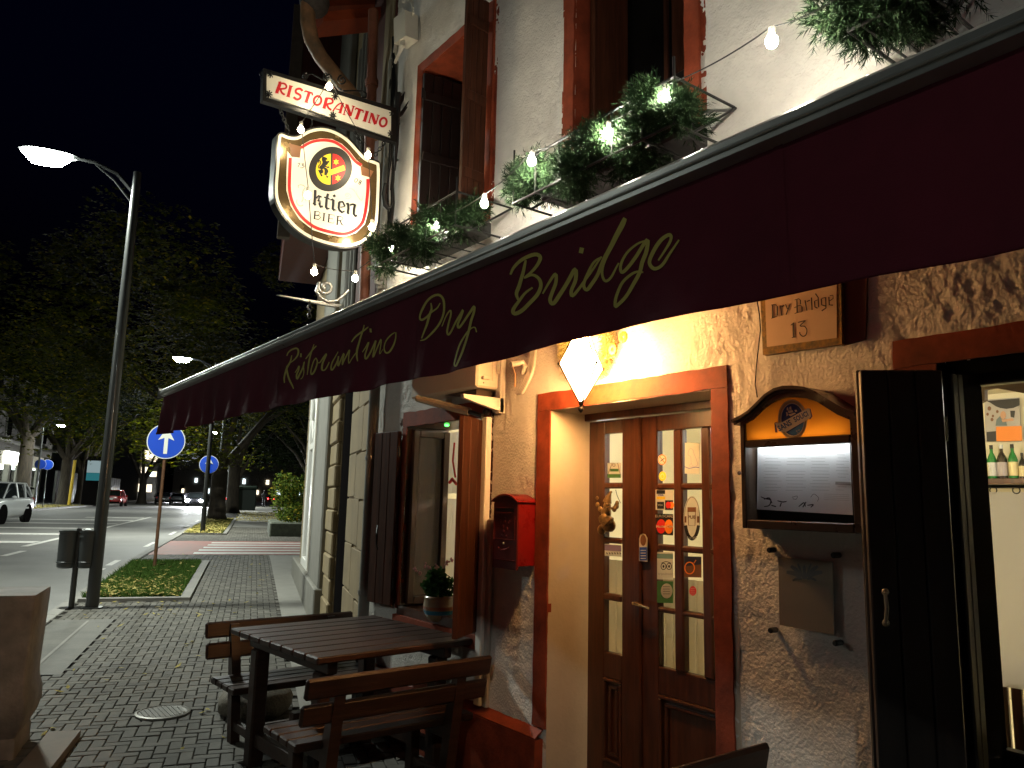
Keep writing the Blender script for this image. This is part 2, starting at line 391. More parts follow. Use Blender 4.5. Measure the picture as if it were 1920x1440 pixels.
# road markings
mb=MB()
for a,wd,bl_ in((23.4,.9,-14),(27.8,.8,-14),(32.2,.8,-14),(37,.8,-14.5),(41.5,.9,-13.5),(45.6,.9,-11)):
    mb.add([S(a,-8.15,-.094),S(a+wd,-8.15,-.094),S(a+wd,bl_,-.094),S(a,bl_,-.094)],[(0,1,2,3)])
mb.add([S(22,-8.1,-.094),S(48,-8.1,-.094),S(48,-7.92,-.094),S(22,-7.92,-.094)],[(0,1,2,3)])
for k in range(8):
    a=-4+k*6.5; mb.add([S(a,-5.25,-.094),S(a+2.2,-5.25,-.094),S(a+2.2,-5.13,-.094),S(a,-5.13,-.094)],[(0,1,2,3)])
for k in range(5):
    a=2+k*4.2; mb.add([S(a,-7.7,-.094),S(a+1.6,-7.7,-.094),S(a+1.6,-7.55,-.094),S(a,-7.55,-.094)],[(0,1,2,3)])
o=mb.build('road_markings',M['roadwhite'],recalc=False); o['kind']='structure'
# grass islands with their edging stones
def island(a0,a1,b0,b1,name):
    sheet(name+'_soil',[(a0,b0),(a1,b0),(a1,b1),(a0,b1)],.01,M['soil'])
    e=MB()
    for p,q in(((a0-.12,b0),(a0,b1)),((a1,b0),(a1+.12,b1)),((a0-.12,b1),(a1+.12,b1+.13))):
        tp=[S(p[0],p[1],.045),S(q[0],p[1],.045),S(q[0],q[1],.045),S(p[0],q[1],.045)]; e.prism(tp,(0,0,-.1))
    o=e.build(name+'_edging',M['kerb']); o['kind']='structure'
island(11.07,15.8,-4.68,-3.42,'near_island'); island(27.0,44,-4.68,-3.42,'far_island')
def blades(n,a0,a1,b0,b1,h,name,m,label):
    vs=[];fs=[]
    for i in range(n):
        a=random.uniform(a0,a1); b=random.uniform(b0,b1); t=random.uniform(0,2*PI); hh=h*random.uniform(.5,1.2)
        p=S(a,b,.01); w=Vector((math.cos(t),math.sin(t),0))*.006; l=Vector((random.gauss(0,.3),random.gauss(0,.3),1))*hh
        k=len(vs); vs+=[p-w,p+w,p+l*.6+w*.7,p+l*.6-w*.7,p+l+Vector((l.x,l.y,-.2*hh))*.3]; fs+=[(k,k+1,k+2,k+3),(k+3,k+2,k+4)]
    mb=MB(); mb.v=[tuple(v) for v in vs]; mb.f=fs; o=mb.build(name,m,recalc=False); o['kind']='stuff'; o['label']=label; return o
blades(26000,11.1,15.75,-4.66,-3.44,.10,'grass',M['grass'],'short green grass on the kerbside island by the lamp post')
blades(6000,27.1,43,-4.66,-3.44,.09,'grass',M['grass'],'thin grass round the big tree on the far island')
def litter(spots,name,label,sz=.05):
    mb=MB()
    for a,b,z in spots:
        t=random.uniform(0,2*PI); s=sz*random.uniform(.6,1.3); c=S(a,b,z); u=Vector((math.cos(t),math.sin(t),random.uniform(-.3,.3)))*s; v=Vector((-math.sin(t),math.cos(t),random.uniform(-.3,.3)))*s*.55
        mb.add([c-u,c+v*.9,c+u+Vector((0,0,s*.3)),c-v*.9],[(0,1,2,3)])
    o=mb.build(name,M['fallen'],recalc=False); o['kind']='stuff'; o['label']=label
sp=[(random.uniform(11.1,13.0) if random.random()<.75 else random.uniform(11.1,15.7),random.uniform(-4.6,-3.45),random.uniform(.03,.09)) for i in range(800)]
litter(sp,'leaf_litter','yellow fallen leaves on the near grass island')
litter([(random.uniform(27,43),random.uniform(-4.65,-3.45),random.uniform(.02,.08)) for i in range(2500)]+[(random.uniform(40,60),random.uniform(-3.4,-.5),.02) for i in range(1200)],'leaf_litter','yellow fallen leaves round the tree trunks',.07)
litter([(random.uniform(4.5,18),random.uniform(-4.2,-2.2),.012) for i in range(90)]+[(random.uniform(9.6,11.0),random.uniform(-4.5,-2.4),.012) for i in range(28)],'leaf_litter','scattered yellow leaves on the pavers',.035)
litter([(random.uniform(50,75),random.uniform(-19,-16.4),.03) for i in range(1500)],'leaf_litter','fallen leaves under the tree across the road',.09)
# manhole cover
c=ZP(305,1336,.02); mh=thing('manhole_cover','round slotted grey metal drain cover set in the pavers','drain cover',c)
MB().lathe([(.19,-.02),(.19,.006),(.172,.010),(.165,.004)],c,28).build('rim',M['irongrey'],mh,smooth=30)
mb=MB()
for k in range(-4,5):
    hw=math.sqrt(max(.158**2-(k*.032)**2,0)); mb.bbox((c.x+k*.032-.010,c.y-hw,c.z),(c.x+k*.032+.010,c.y+hw,c.z+.009),.002)
mb.build('grate',M['irongrey'],mh)
# ================================================================== RESTAURANT
YD0,YD1,ZD=2.161,3.272,2.115       # door opening
YW0,YW1,ZW0,ZW1=-.15,1.20,.62,2.105  # window on the right
YL0,YL1,ZL0,ZL1=fy(905,800),fy(765,800),.87,2.13 # small window behind the table
Y10,Y11,Z10,Z11=4.02,4.90,3.52,4.93 # first upper window
Y20,Y21,Z20,Z21=2.28,3.10,3.45,5.0 # second upper window
holes=[(YD0,YD1,-1,ZD),(YW0,YW1,ZW0,ZW1),(YL0,YL1,ZL0,ZL1),(Y10,Y11,Z10,Z11),(Y20,Y21,Z20,Z21)]
rest_t=thing('restaurant_building','white stucco restaurant building with terracotta door and window surrounds behind the maroon awning','building',(0,2.5,0))
def lines(lo,hi,st,extra):
    g=list(np.arange(lo,hi,st)); g=[v for v in g if all(abs(v-e)>st*.45 for e in extra)]+list(extra)+[hi]; return np.array(sorted(set(g)))
ys=lines(-1.6,5.42,.0105,[h[0] for h in holes]+[h[1] for h in holes]); zs=lines(-.1,6.4,.0115,[h[2] for h in holes if h[2]>0]+[h[3] for h in holes])
YY,ZZ=np.meshgrid(ys,zs,indexing='ij')
def ridged(x,y,s): return 1-np.abs(perlin(x,y,s))*2.2
wx=YY+.10*perlin(YY*3,ZZ*3,11); wz=ZZ+.10*perlin(YY*3,ZZ*3,12)
rough=np.clip(.62+2.0*perlin(YY*1.3+3,ZZ*1.3,5)+.7*perlin(YY*4,ZZ*4,15),0.15,1)
rough=np.maximum(rough,np.clip((1.9-YY)*1.4,0,.85)*np.clip((3-ZZ),0,1))
h=.0042*ridged(wx*16,wz*13,1)*rough+.0034*ridged(wx*36+4*perlin(YY*9,ZZ*9,33),wz*30,2)*rough+.0022*perlin(wx*75,wz*60,17)*rough+.004*perlin(wx*5,wz*5,3)+.007*perlin(YY*1.3,ZZ*1.3,4)+.0012*perlin(YY*60,ZZ*60,6)
pits=np.clip(perlin(wx*22,wz*22,8)-.38,0,1)*.035*rough
h=h-pits-.004
ed=np.full(YY.shape,9.)
for y0,y1,z0,z1 in holes:
    dy=np.maximum(np.maximum(y0-YY,YY-y1),0); dz=np.maximum(np.maximum(z0-ZZ,ZZ-z1),0); ed=np.minimum(ed,np.hypot(dy,dz))
h=np.where(ed<.09,np.minimum(h*.3,.001),h)
vid=np.arange(YY.size).reshape(YY.shape)
V=np.stack([-h,YY-2.5,ZZ],-1).reshape(-1,3)
yc=(ys[:-1]+ys[1:])/2; zc=(zs[:-1]+zs[1:])/2; keep=np.ones((len(yc),len(zc)),bool)
for y0,y1,z0,z1 in holes: keep&=~((yc[:,None]>y0)&(yc[:,None]<y1)&(zc[None,:]>z0)&(zc[None,:]<z1))
Fq=np.stack([vid[:-1,:-1],vid[:-1,1:],vid[1:,1:],vid[1:,:-1]],-1)[keep]
me=bpy.data.meshes.new('stucco_wall'); me.vertices.add(len(V)); me.vertices.foreach_set('co',V.ravel()); me.loops.add(Fq.size); me.loops.foreach_set('vertex_index',Fq.ravel())
me.polygons.add(len(Fq)); me.polygons.foreach_set('loop_start',np.arange(0,Fq.size,4)); me.polygons.foreach_set('loop_total',np.full(len(Fq),4)); me.polygons.foreach_set('use_smooth',np.ones(len(Fq),bool)); me.update(calc_edges=True)
me.materials.append(M['stucco']); wo=bpy.data.objects.new('stucco_wall',me); COL.objects.link(wo); wo.parent=rest_t
# reveals of the openings, plinth, roof, room shell
def reveal(y0,y1,z0,z1,dep,m,name,bottom=True):
    mb=MB(); t=.004
    mb.box((.0,y1,z0),(dep,y1+.12,z1+.1)); mb.box((.0,y0-.12,z0),(dep,y0,z1+.1)); mb.box((.0,y0,z1),(dep,y1,z1+.1))
    if bottom: mb.box((-.01,y0-.03,z0-.06),(dep,y1+.03,z0))
    mb.build(name,m,rest_t)
reveal(YD0,YD1,-.05,ZD,.30,M['cream'],'door_reveal',False)
reveal(YW0,YW1,ZW0,ZW1,.34,M['black'],'window_reveal')
DL=YP(838,900,YL1).x
reveal(YL0,YL1,ZL0,ZL1,DL,M['doorwood'],'window_reveal')
reveal(Y10,Y11,Z10,Z11,.40,M['redband'],'window_reveal')
reveal(Y20,Y21,Z20,Z21,.40,M['redband'],'window_reveal')
def band(y0,y1,z0,z1,name='painted_surround',d=.010,jit=.004,th=.03,m=None):
    # a painted plaster strip with a slightly wavering edge
    P=[]; n1=max(2,int((y1-y0)/.03)); n2=max(2,int((z1-z0)/.03))
    def j(a,b): return jit*float(perlin(a*11,b*11,21))*1.8
    for i in range(n1): P.append((y0+(y1-y0)*i/n1,z0))
    for i in range(n2): P.append((y1,z0+(z1-z0)*i/n2))
    for i in range(n1): P.append((y1-(y1-y0)*i/n1,z1))
    for i in range(n2): P.append((y0,z1-(z1-z0)*i/n2))
    P=[(y+j(y,z),z+j(z,y+5)) for y,z in P]
    mb=MB(); mb.prism([(-d,y,z) for y,z in P],(th,0,0)); return mb.build(name,m or M['redband'],rest_t)
band(YD1+.002,3.385,.43,ZD+.002); band(2.068,YD0-.002,-.05,ZD+.002); band(2.068,3.385,ZD+.004,2.217)
band(YL0-.085,YL0-.002,ZL0-.02,ZL1); band(YL1+.002,YL1+.06,ZL0-.02,ZL1); band(YL0-.085,YL1+.06,ZL1+.002,2.236)
band(YL0-.05,YL1+.05,ZL0-.14,ZL0-.062,d=.03)
band(1.202,1.345,.1,2.107); band(-.3,1.345,2.109,2.208)
band(3.93,Y10-.002,Z10-.1,Z11,d=.018); band(Y11+.002,4.985,Z10-.1,Z11,d=.018); band(3.93,4.985,Z11+.002,5.015,d=.018)
band(2.19,Y20-.002,Z20-.1,Z21,d=.018); band(Y21+.002,3.19,Z20-.1,Z21,d=.018); band(2.19,3.19,Z21+.002,5.1,d=.018)
MB().prism([(-.055,3.30,-.05),(-.055,5.40,-.05),(-.055,5.40,.375),(-.055,3.30,.375)],(.065,0,0)).prism([(-.055,3.30,.385),(-.055,5.4,.385),(.0,5.4,.425),(.0,3.30,.425)],(0,0,-.009)).build('plinth',M['redband'],rest_t)
MB().box((-.06,2.08,-.05),(.3,3.36,.10)).build('doorstep',M['kerb'],rest_t)
mb=MB(); mb.box((0.02,-1.6,6.4),(4.6,5.42,6.5)); mb.box((4.55,-1.6,-.1),(4.65,5.42,6.4)); mb.box((.0,-1.72,-.1),(4.6,-1.6,6.4)); mb.box((.0,5.42,-.1),(4.6,5.5,6.4)); mb.build('outer_shell',M['stucco'],rest_t)
mb=MB(); mb.box((.45,-1.55,2.62),(4.5,5.4,2.66)); mb.box((.45,-1.55,.08),(4.5,5.4,.12)); mb.box((4.46,-1.55,.12),(4.5,5.4,2.62)); mb.box((.45,-1.59,.12),(4.5,-1.55,2.62)); mb.box((.45,5.36,.12),(4.5,5.40,2.62)); mb.build('interior_walls',M['room'],rest_t)
# inner faces of the front wall so that the room is closed
mb=MB()
for a,b,c,d in((-1.55,YW0-.1,.1,2.64),(YW1+.1,YD0-.1,.1,2.64),(YD1+.1,YL0-.1,.1,2.64),(YL1+.1,5.38,.1,2.64),(YW0-.12,YW1+.12,.1,ZW0-.04),(YL0-.12,YL1+.12,.1,ZL0-.05),(YW0-.12,YW1+.12,ZW1+.08,2.64),(YD0-.12,YD1+.12,ZD+.08,2.64),(YL0-.12,YL1+.12,ZL1+.08,2.64)):
    mb.box((.35,a,c),(.44,b,d))
mb.build('inner_front_wall',M['room'],rest_t)
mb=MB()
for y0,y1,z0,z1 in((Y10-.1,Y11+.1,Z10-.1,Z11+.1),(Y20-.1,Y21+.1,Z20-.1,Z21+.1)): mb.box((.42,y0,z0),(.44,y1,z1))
mb.build('black_sheet_behind_window',M['black'],rest_t)  # flat black sheets stand in for the darkness of the unlit rooms
# ceiling lamps inside
for i,(x,y,e) in enumerate(((2.1,3.0,1.0),(2.6,.4,.8),(1.6,4.55,.22))):
    t=thing('ceiling_lamp',['globe ceiling lamp glowing behind the restaurant door','globe ceiling lamp glowing in the dining room with the bottle shelf','globe ceiling lamp glowing behind the small curtained window'][i],'lamp',(x,y,2.6))
    MB().tube([(x,y,2.61),(x,y,2.42)],.012).build('stem',M['iron'],t)
    MB().sphere((x,y,2.32),.11,14,8).build('globe',emis('globe_glow',((1,.80,.45),(1,.93,.80),(.95,.95,1))[i],ROOM_E*e),t,smooth=True)
# ------------------------------------------------------------------ entrance door
dx=.27
dr=thing('entrance_door','brown wooden double door with glazed grid, stickers and brass handle in terracotta surround','door',(dx,2.6,.1))
def fb(y0,y1,z0,z1,x0,x1,c=.006): return MB().bbox((x0,y0,z0),(x1,y1,z1),c)
ya=fy(1102,900,-dx); 
def dy(px,py=900): return fy(px,py,-dx)
def dz(px,py): return fz(px,py,-dx)
# jamb frame
fr=MB(); fr.bbox((dx-.02,YD0-.05,2.075),(dx+.05,YD1+.02,2.16)); fr.build('head_frame',M['doorwood'],dr)
yl0,yl1=dy(1197),dy(1104)          # narrow leaf
yr0,yr1=YD0-.30,dy(1199)           # wide leaf
zt=2.07; zb=.11
def leaf(y0,y1,cols,rows,name,x):
    lf=MB()
    zr=[r[0] for r in rows]; rb=rows[-1][1]; rt=rows[0][0]
    # stiles and rails
    lf.bbox((x,y0,zb),(x+.045,cols[-1][1],zt)); lf.bbox((x,cols[0][0],zb),(x+.045,y1,zt))
    lf.bbox((x+.001,cols[-1][1],rt),(x+.044,cols[0][0],zt)); lf.bbox((x+.001,cols[-1][1],rb-.13),(x+.044,cols[0][0],rb)); lf.bbox((x+.001,cols[-1][1],zb),(x+.044,cols[0][0],zb+.16))
    o=lf.build(name,M['doorwood'],dr)
    for i in range(len(rows)-1): MB().bbox((x-.006,cols[-1][1],rows[i+1][0]),(x+.04,cols[0][0],rows[i][1]),.008).build('glazing_bar',M['doorwood'],o)
    for i in range(len(cols)-1): MB().bbox((x-.008,cols[i+1][0],rb),(x+.04,cols[i][1],rt),.008).build('glazing_bar',M['doorwood'],o)
    for c in cols:
        for r in rows:
            MB().box((x+.022,c[1],r[1]),(x+.026,c[0],r[0])).build('pane',M['glass'],o)
    # raised lower panel with mouldings
    p=MB(); yy0,yy1=cols[-1][1],cols[0][0]; z0,z1=zb+.16,rb-.13
    p.box((x+.018,yy0,z0),(x+.03,yy1,z1)); p.build('lower_panel',M['doorwood'],o)
    mm=MB()
    for w,dd in((0,.0),(.035,.008)):
        a0,a1,b0,b1=yy0+w,yy1-w,z0+w,z1-w; q=x-.008+dd
        for s_ in(((a0,b0),(a1,b0+.018)),((a0,b1-.018),(a1,b1)),((a0,b0+.018),(a0+.018,b1-.018)),((a1-.018,b0+.018),(a1,b1-.018))): mm.bbox((q,s_[0][0],s_[0][1]),(x+.02,s_[1][0],s_[1][1]),.005)
    mm.build('panel_moulding',M['doorwood'],o)
    return o
def rz(pys,px): return [(dz(px,t),dz(px,b)) for t,b in pys]
lf1=leaf(yl0,yl1,[(dy(1133),dy(1166))],rz([(812,905),(916,1008),(1019,1114),(1127,1226)],1150),'narrow_leaf',dx)
colr=[(dy(1232),dy(1263)),(dy(1280),dy(1315)),(dy(1333),dy(1333)-.14)]
lf2=leaf(yr0,yr1,colr,rz([(806,906),(918,1021),(1033,1140),(1150,1254)],1250),'wide_leaf',dx+.002)
MB().bbox((dx-.016,yl0-.025,zb),(dx+.01,yl0+.022,zt),.008).build('meeting_strip',M['doorwood'],dr)
hp=FP(1197,1128,-dx+.02); mb=MB(); M['brass']=mat('worn_brass',(.75,.60,.32),.25,metal=.9)
hx=dx-.05; hy,hz=dy(1200,1130),dz(1200,1130)
MB().tube([(hx+.045,hy,hz),(hx,hy,hz),(hx-.004,hy-.02,hz),(hx-.004,hy-.11,hz-.012)],[.009,.009,.009,.007],8).build('handle',M['brass'],lf2,smooth=True)
MB().bbox((dx-.006,hy-.02,hz-.16),(dx+.002,hy+.02,hz+.07),.003).build('lock_plate',M['iron'],lf2)
# cafe curtains behind the panes
def curtain(y0,y1,z0,z1,x,name,label,m,amp=.012,wl=.05,cat='curtain'):
    mb=MB(); n=int((y1-y0)/.008)+2; k=14
    for i in range(n+1):
        for j in range(k+1):
            y=y0+(y1-y0)*i/n; z=z0+(z1-z0)*j/k
            mb.v.append((x+amp*math.sin(y/wl*2*PI+.4*math.sin(z*5))*(.5+.5*(1-j/k)),y,z))
    for i in range(n):
        for j in range(k): q=i*(k+1)+j; mb.f.append((q,q+k+1,q+k+2,q+1))
    o=mb.build(name,m,smooth=True,recalc=False); tag(o,label,cat); return o
M['lace']=leafmat('beige_lace',(.38,.33,.24),(.38,.33,.24),.45)
curtain(yl0+.03,yl1-.06,.75,dz(1150,1052),dx+.07,'lace_curtain','beige lace half curtain behind the narrow door leaf',M['lace'])
curtain(2.02,yr1-.05,.75,dz(1250,1085),dx+.075,'lace_curtain','beige lace half curtain behind the wide door leaf',M['lace'])
# printed stickers on the panes
def stkr(name,label,cat,base,prints,d=-dx+.004,fm=None,group=None):
    mp=fmap(d) if fm is None else fm
    P=[mp(x,y,0) for x,y in base[0]]; c=sum(P,Vector())/len(P)
    t=thing(name,label,cat,c,group)
    mb=MB(); mb.prism(P,(.0012,0,0)); mb.build('backing',base[1],t)
    for i,(nm,m,fn) in enumerate(prints):
        mb=MB(); fn(mb,mp,.0010+.0006*i); mb.build(nm,m,t,recalc=False)
    return t
def Q(x0,y0,x1,y1,sk=0): return [(x0,y0),(x1,y0+sk),(x1,y1+sk),(x0,y1)]
def pm_(name,col,r=.5): 
    if name not in M: M[name]=mat(name,col,r)
    return M[name]
pw=leafmat('sticker_white',(.75,.75,.68),(.75,.75,.68),.5); pk=pm_('print_black',(.01,.01,.012)); pr=pm_('print_red',(.65,.02,.02)); py_=pm_('print_yellow',(.85,.62,.03)); pg=pm_('print_green',(.05,.17,.04)); pb=pm_('print_blue',(.02,.08,.45)); po=pm_('print_orange',(.85,.25,.02)); pgr=pm_('print_grey',(.35,.35,.33)); pbr=pm_('print_brown',(.16,.07,.03)); ptl=pm_('print_teal',(.16,.32,.33))
def P_(*polys): return lambda mb,mp,l: [poly(mb,p,mp,l) for p in polys]
def T_(*ts): return lambda mb,mp,l: [text(mb,*t[:4],mp,l,**(t[4] if len(t)>4 else {})) for t in ts]
def S_(*ss): return lambda mb,mp,l: [stroke(mb,s[0],s[1],mp,l,**(s[2] if len(s)>2 else {})) for s in ss]
stkr('door_sticker','cream notice with green bands in the top pane of the narrow leaf','sticker',(Q(1139,868,1164,896),pw),
 [('print',pg,P_(Q(1139,889,1164,896),Q(1144,879,1160,884))),('print',pbr,lambda mb,mp,l:[stroke(mb,p,.9,mp,l) for p in ([(1140,889),(1148,868)],[(1158,868),(1163,889)],ell(1151,872,2.4,2.4)+[(1153.4,872)])])])
stkr('door_sticker','white strip with row of small black figures in the third narrow pane','sticker',(Q(1134,1020,1165,1042,2),pw),
 [('print',pm_('print_lilac',(.25,.20,.35)),P_(Q(1134,1021,1165,1032,2))),('print',pk,lambda mb,mp,l:[stroke(mb,[(1137+k*5,1036),(1139+k*5,1039)],1.6,mp,l) for k in range(6)])])
stkr('no_smoking_sticker','round no smoking sticker in the top left pane of the wide leaf','sticker',(ell(1241.5,862,8,10),pw),
 [('ring',po,lambda mb,mp,l:(stroke(mb,ell(1241.5,862,6.8,9),1.4,mp,l,closed=True,n=1),stroke(mb,[(1236.5,856),(1246.5,868)],1.4,mp,l))),('cigarette',pk,S_(([(1238,865),(1246,859)],1.3)))])
stkr('door_sticker','round yellow sticker below the no smoking sign','sticker',(ell(1242,893,6.5,9),py_),[('print',pm_('print_cream',(.8,.7,.4)),S_((ell(1242,893,3.2,4.5),1.1,dict(closed=True,n=1))))])
stkr('door_sticker','pale poster with sitting dog sketch in the top middle pane','sticker',(Q(1284,830,1312,888,1),pw),
 [('sketch',pm_('print_pale_violet',(.50,.48,.55)),S_(([(1291,845),(1294,841),(1299,843),(1301,850),(1305,860),(1308,872),(1300,874),(1296,868),(1295,856),(1290,853),(1291,845)],.9),([(1296,868),(1293,874),(1300,875)],.9))),('sketch',pb,S_(([(1284,875),(1292,878),(1304,876),(1311,877)],1.1)))])
stkr('card_sticker','payment card sticker with black and yellow squares in the second left pane','sticker',([(1229,918),(1262,919),(1262,957),(1229,956)],pw),
 [('print',pk,P_(Q(1231,919,1247,926),Q(1232,941,1245,954),[(1247,938),(1262,938),(1262,956),(1247,956)])),('print',py_,P_(Q(1231,931,1247,936))),('print',po,P_(ell(1259,947,5,6.5))),('print',pr,P_(ell(1253,947,5,6.5))),('lettering',pb,T_(('VISA',1239,928.5,3.6,dict(bold=.02)))),('lettering',pw,T_(('VISA',1238,947,3.4)))])
stkr('card_sticker','large red and orange circle card sticker with EUROCARD heading','sticker',([(1230,963),(1262,964),(1262,1004),(1230,1002)],pk),
 [('red_circle',pr,P_(ell(1239.5,987,8.8,13.5))),('orange_circle',po,P_(ell(1254,987.5,8,13.5))),('lettering',pw,T_(('EUROCARD',1246,968,4.6,dict(bold=.02)),('MasterCard',1247,987,5,dict(bold=.02))))])
stkr('pub_sticker','white pub sticker with beer mug in the second middle pane','sticker',(ell(1297.5,972,15.5,42),pw),
 [('ring',pk,lambda mb,mp,l:(stroke(mb,ell(1297.5,972,13,38,0,12,.35,PI-.35),6,mp,l,n=1),stroke(mb,ell(1297.5,972,14.2,40),.7,mp,l,closed=True,n=1))),('mug',pbr,lambda mb,mp,l:(poly(mb,Q(1289,951,1305,960),mp,l),stroke(mb,[(1290,960),(1291,985),(1303,986),(1304,960)],1.2,mp,l,n=1),poly(mb,Q(1283,968,1287,980),mp,l),poly(mb,Q(1307,968,1311,980),mp,l))),('lettering',pbr,T_(('PUB',1297,970,6,dict(bold=.03)))),('print',pw,lambda mb,mp,l:[stroke(mb,[(1289+k*2.8,1007-.10*(k-3)**2*1.6),(1289.6+k*2.8,1011-.10*(k-3)**2*1.6)],1.1,mp,l) for k in range(7)])])
stkr('door_sticker','white owl face travel sticker in the third left pane','sticker',(Q(1232,1035,1262,1086,1),pw),
 [('band',ptl,P_(Q(1232,1038,1262,1047,1))),('owl',pk,lambda mb,mp,l:(stroke(mb,ell(1244,1062,4.6,6),1.3,mp,l,closed=True,n=1),stroke(mb,ell(1254.5,1062,4.6,6),1.3,mp,l,closed=True,n=1),poly(mb,ell(1244,1062,1.8,2.6),mp,l),poly(mb,ell(1254.5,1062,1.8,2.6),mp,l),stroke(mb,[(1240,1056),(1249,1053),(1258,1056)],1.2,mp,l))),('lettering',pgr,T_(('tripadvisor',1248,1076,4.4)))])
stkr('door_sticker','green sticker with pale oval at the foot of the third left pane','sticker',(Q(1232,1089,1262,1130,1),pg),[('oval',pw,P_(ell(1250,1108,11,14))),('print',pgr,lambda mb,mp,l:[stroke(mb,[(1243,1100+k*4.5),(1256,1100+k*4.5)],1.4,mp,l) for k in range(4)]),])
stkr('door_sticker','brown and blue sticker with orange fruit in the third middle pane','sticker',(Q(1283,1043,1315,1082,1),pbr),[('print',pm_('print_navy',(.02,.025,.06)),P_([(1283,1043),(1315,1044),(1315,1058),(1283,1062)])),('fruit',po,lambda mb,mp,l:(stroke(mb,ell(1293,1065,9,11),2,mp,l,closed=True,n=1),stroke(mb,[(1301,1056),(1305,1050)],1.6,mp,l)))])
stkr('door_sticker','small round red sticker on the lace in the third middle pane','sticker',(ell(1299,1108,6.5,9),pr),[('print',pm_('print_pink',(.7,.25,.25)),lambda mb,mp,l:[stroke(mb,[(1295,1103+k*3.6),(1303,1103+k*3.6)],.9,mp,l) for k in range(4)])])
# oval badge on the stile and the gnome
stkr('door_badge','upright blue badge with brown oval portrait on the middle door stile','sticker',([(1198,1010),(1200,1003),(1205,1000),(1210,1002),(1214,1009),(1214,1053),(1198,1052)],pw),
 [('blue_field',pb,P_(Q(1199,1026,1213,1051))),('portrait',pbr,P_(ell(1206,1013,5.4,10.5))),('print',pw,lambda mb,mp,l:[stroke(mb,[(1201,1032+k*5),(1211,1032+k*5)],1.5,mp,l) for k in range(4)])],d=-dx+.022)
# gnome ornament: one continuous cast figure with a heart
gt=thing('garden_gnome_ornament','bronze coloured smiling gnome plaque with heart hanging on the narrow door leaf','ornament',FP(1138,985,-dx+.02))
M['bronze']=mat('aged_bronze_paint',(.30,.19,.08),.4,metal=.45,var=.5,scale=25,col2=(.07,.045,.02))
def gp(x,y,d=.02): return FP(1110+x/7.2,860+y/7.2,-dx+d)
u=.0031/7.2*7.2/7.2*.98
mb=MB()
def gs(x,y,r,d=.02,sc=(.6,1,1)): mb.sphere(gp(x,y,d),r*u*1.0,12,8,(sc[0],sc[1],sc[2]))
gs(215,880,105,.015); gs(250,900,85,.01); gs(190,730,85,.03); gs(205,640,62,.045); gs(210,690,50,.05); gs(165,800,60,.045); gs(110,680,38,.03); gs(75,620,34,.02); gs(70,530,26,.02); gs(300,680,40,.03); gs(330,640,42,.02); gs(340,600,34,.02); gs(130,960,70,.01); gs(200,620,20,.075)
mb.tube([gp(205,590,.04),gp(220,520,.04),gp(245,460,.035),gp(270,440,.03)],[62*u,40*u,20*u,14*u],12)
mb.prism([gp(80,800,.06),gp(100,765,.06),gp(135,760,.06),(gp(160,790,.06)),gp(200,775,.06),gp(245,800,.06),gp(240,840,.06),gp(160,915,.06),gp(95,860,.06)],(.03,0,0))
g=mb.build('figure',M['bronze'],gt); rm=g.modifiers.new('remesh','REMESH'); rm.mode='VOXEL'; rm.voxel_size=.0035; rm.use_smooth_shade=True
mb=MB()
for x,y,r in((190,628,5),(222,626,5)): mb.sphere(gp(x,y,.075),r*u,8,6)
mb.tube([gp(180,662,.078),gp(205,672,.082),gp(232,658,.078)],4*u,6); mb.build('face_detail',M['iron'],gt)
mb=MB(); mb.tube([gp(320,420,.02),gp(340,500,.02),gp(385,600,.02)],4*u,6); mb.build('fork',M['iron'],gt)
# ------------------------------------------------------------------ menu display case
mt=thing('menu_display_case','dark brown arched menu case with amber panel and white menu sheet behind glass','menu case',FP(1500,1000,0))
M['casebrown']=mat('brown_lacquered_metal',(.045,.028,.018),.3,var=.2,scale=8,coat=.4)
M['amber']=mat('amber_plastic_panel',(.80,.42,.10),.25,var=.18,scale=3,coat=.5)
D=.115
def mp_(x,y,d=D): return FP(1360+x/4,700+y/4,d)
arch=[(60,352),(130,318),(190,278),(250,220),(310,160),(380,115),(450,96),(530,95),(610,105),(690,135),(770,185),(850,235),(920,270),(990,290)]
y0c=fy(1389,900,D); y1c=fy(1613,900,D); zb_=fz(1389,990,D); zt_=fz(1389,790,D)
a3=[mp_(x,y) for x,y in arch]
# roof ledge
mb=MB()
for i in range(len(a3)-1):
    p,q=a3[i],a3[i+1]; n=Vector((0,-(q.z-p.z),q.y-p.y)).normalized()
    if n.z<0: n=-n
    for (e,f,w) in((.018,.0,.012),(.006,.013,.009)):
        mb.prism([p+Vector((-e,0,0))-n*f,q+Vector((-e,0,0))-n*f,q+Vector((-e,0,0))-n*(f+w),p+Vector((-e,0,0))-n*(f+w)],(D+e,0,0))
mb.build('arched_roof',M['casebrown'],mt)
inner=[mp_(x,y) for x,y in((130,385),(200,345),(260,288),(320,235),(380,200),(450,180),(530,178),(610,188),(690,215),(760,260),(840,310),(925,345))]
zmid=fz(1389,833,D)
outer=[p-Vector((0,0,.02)) for p in a3[1:-1]]
mb=MB()
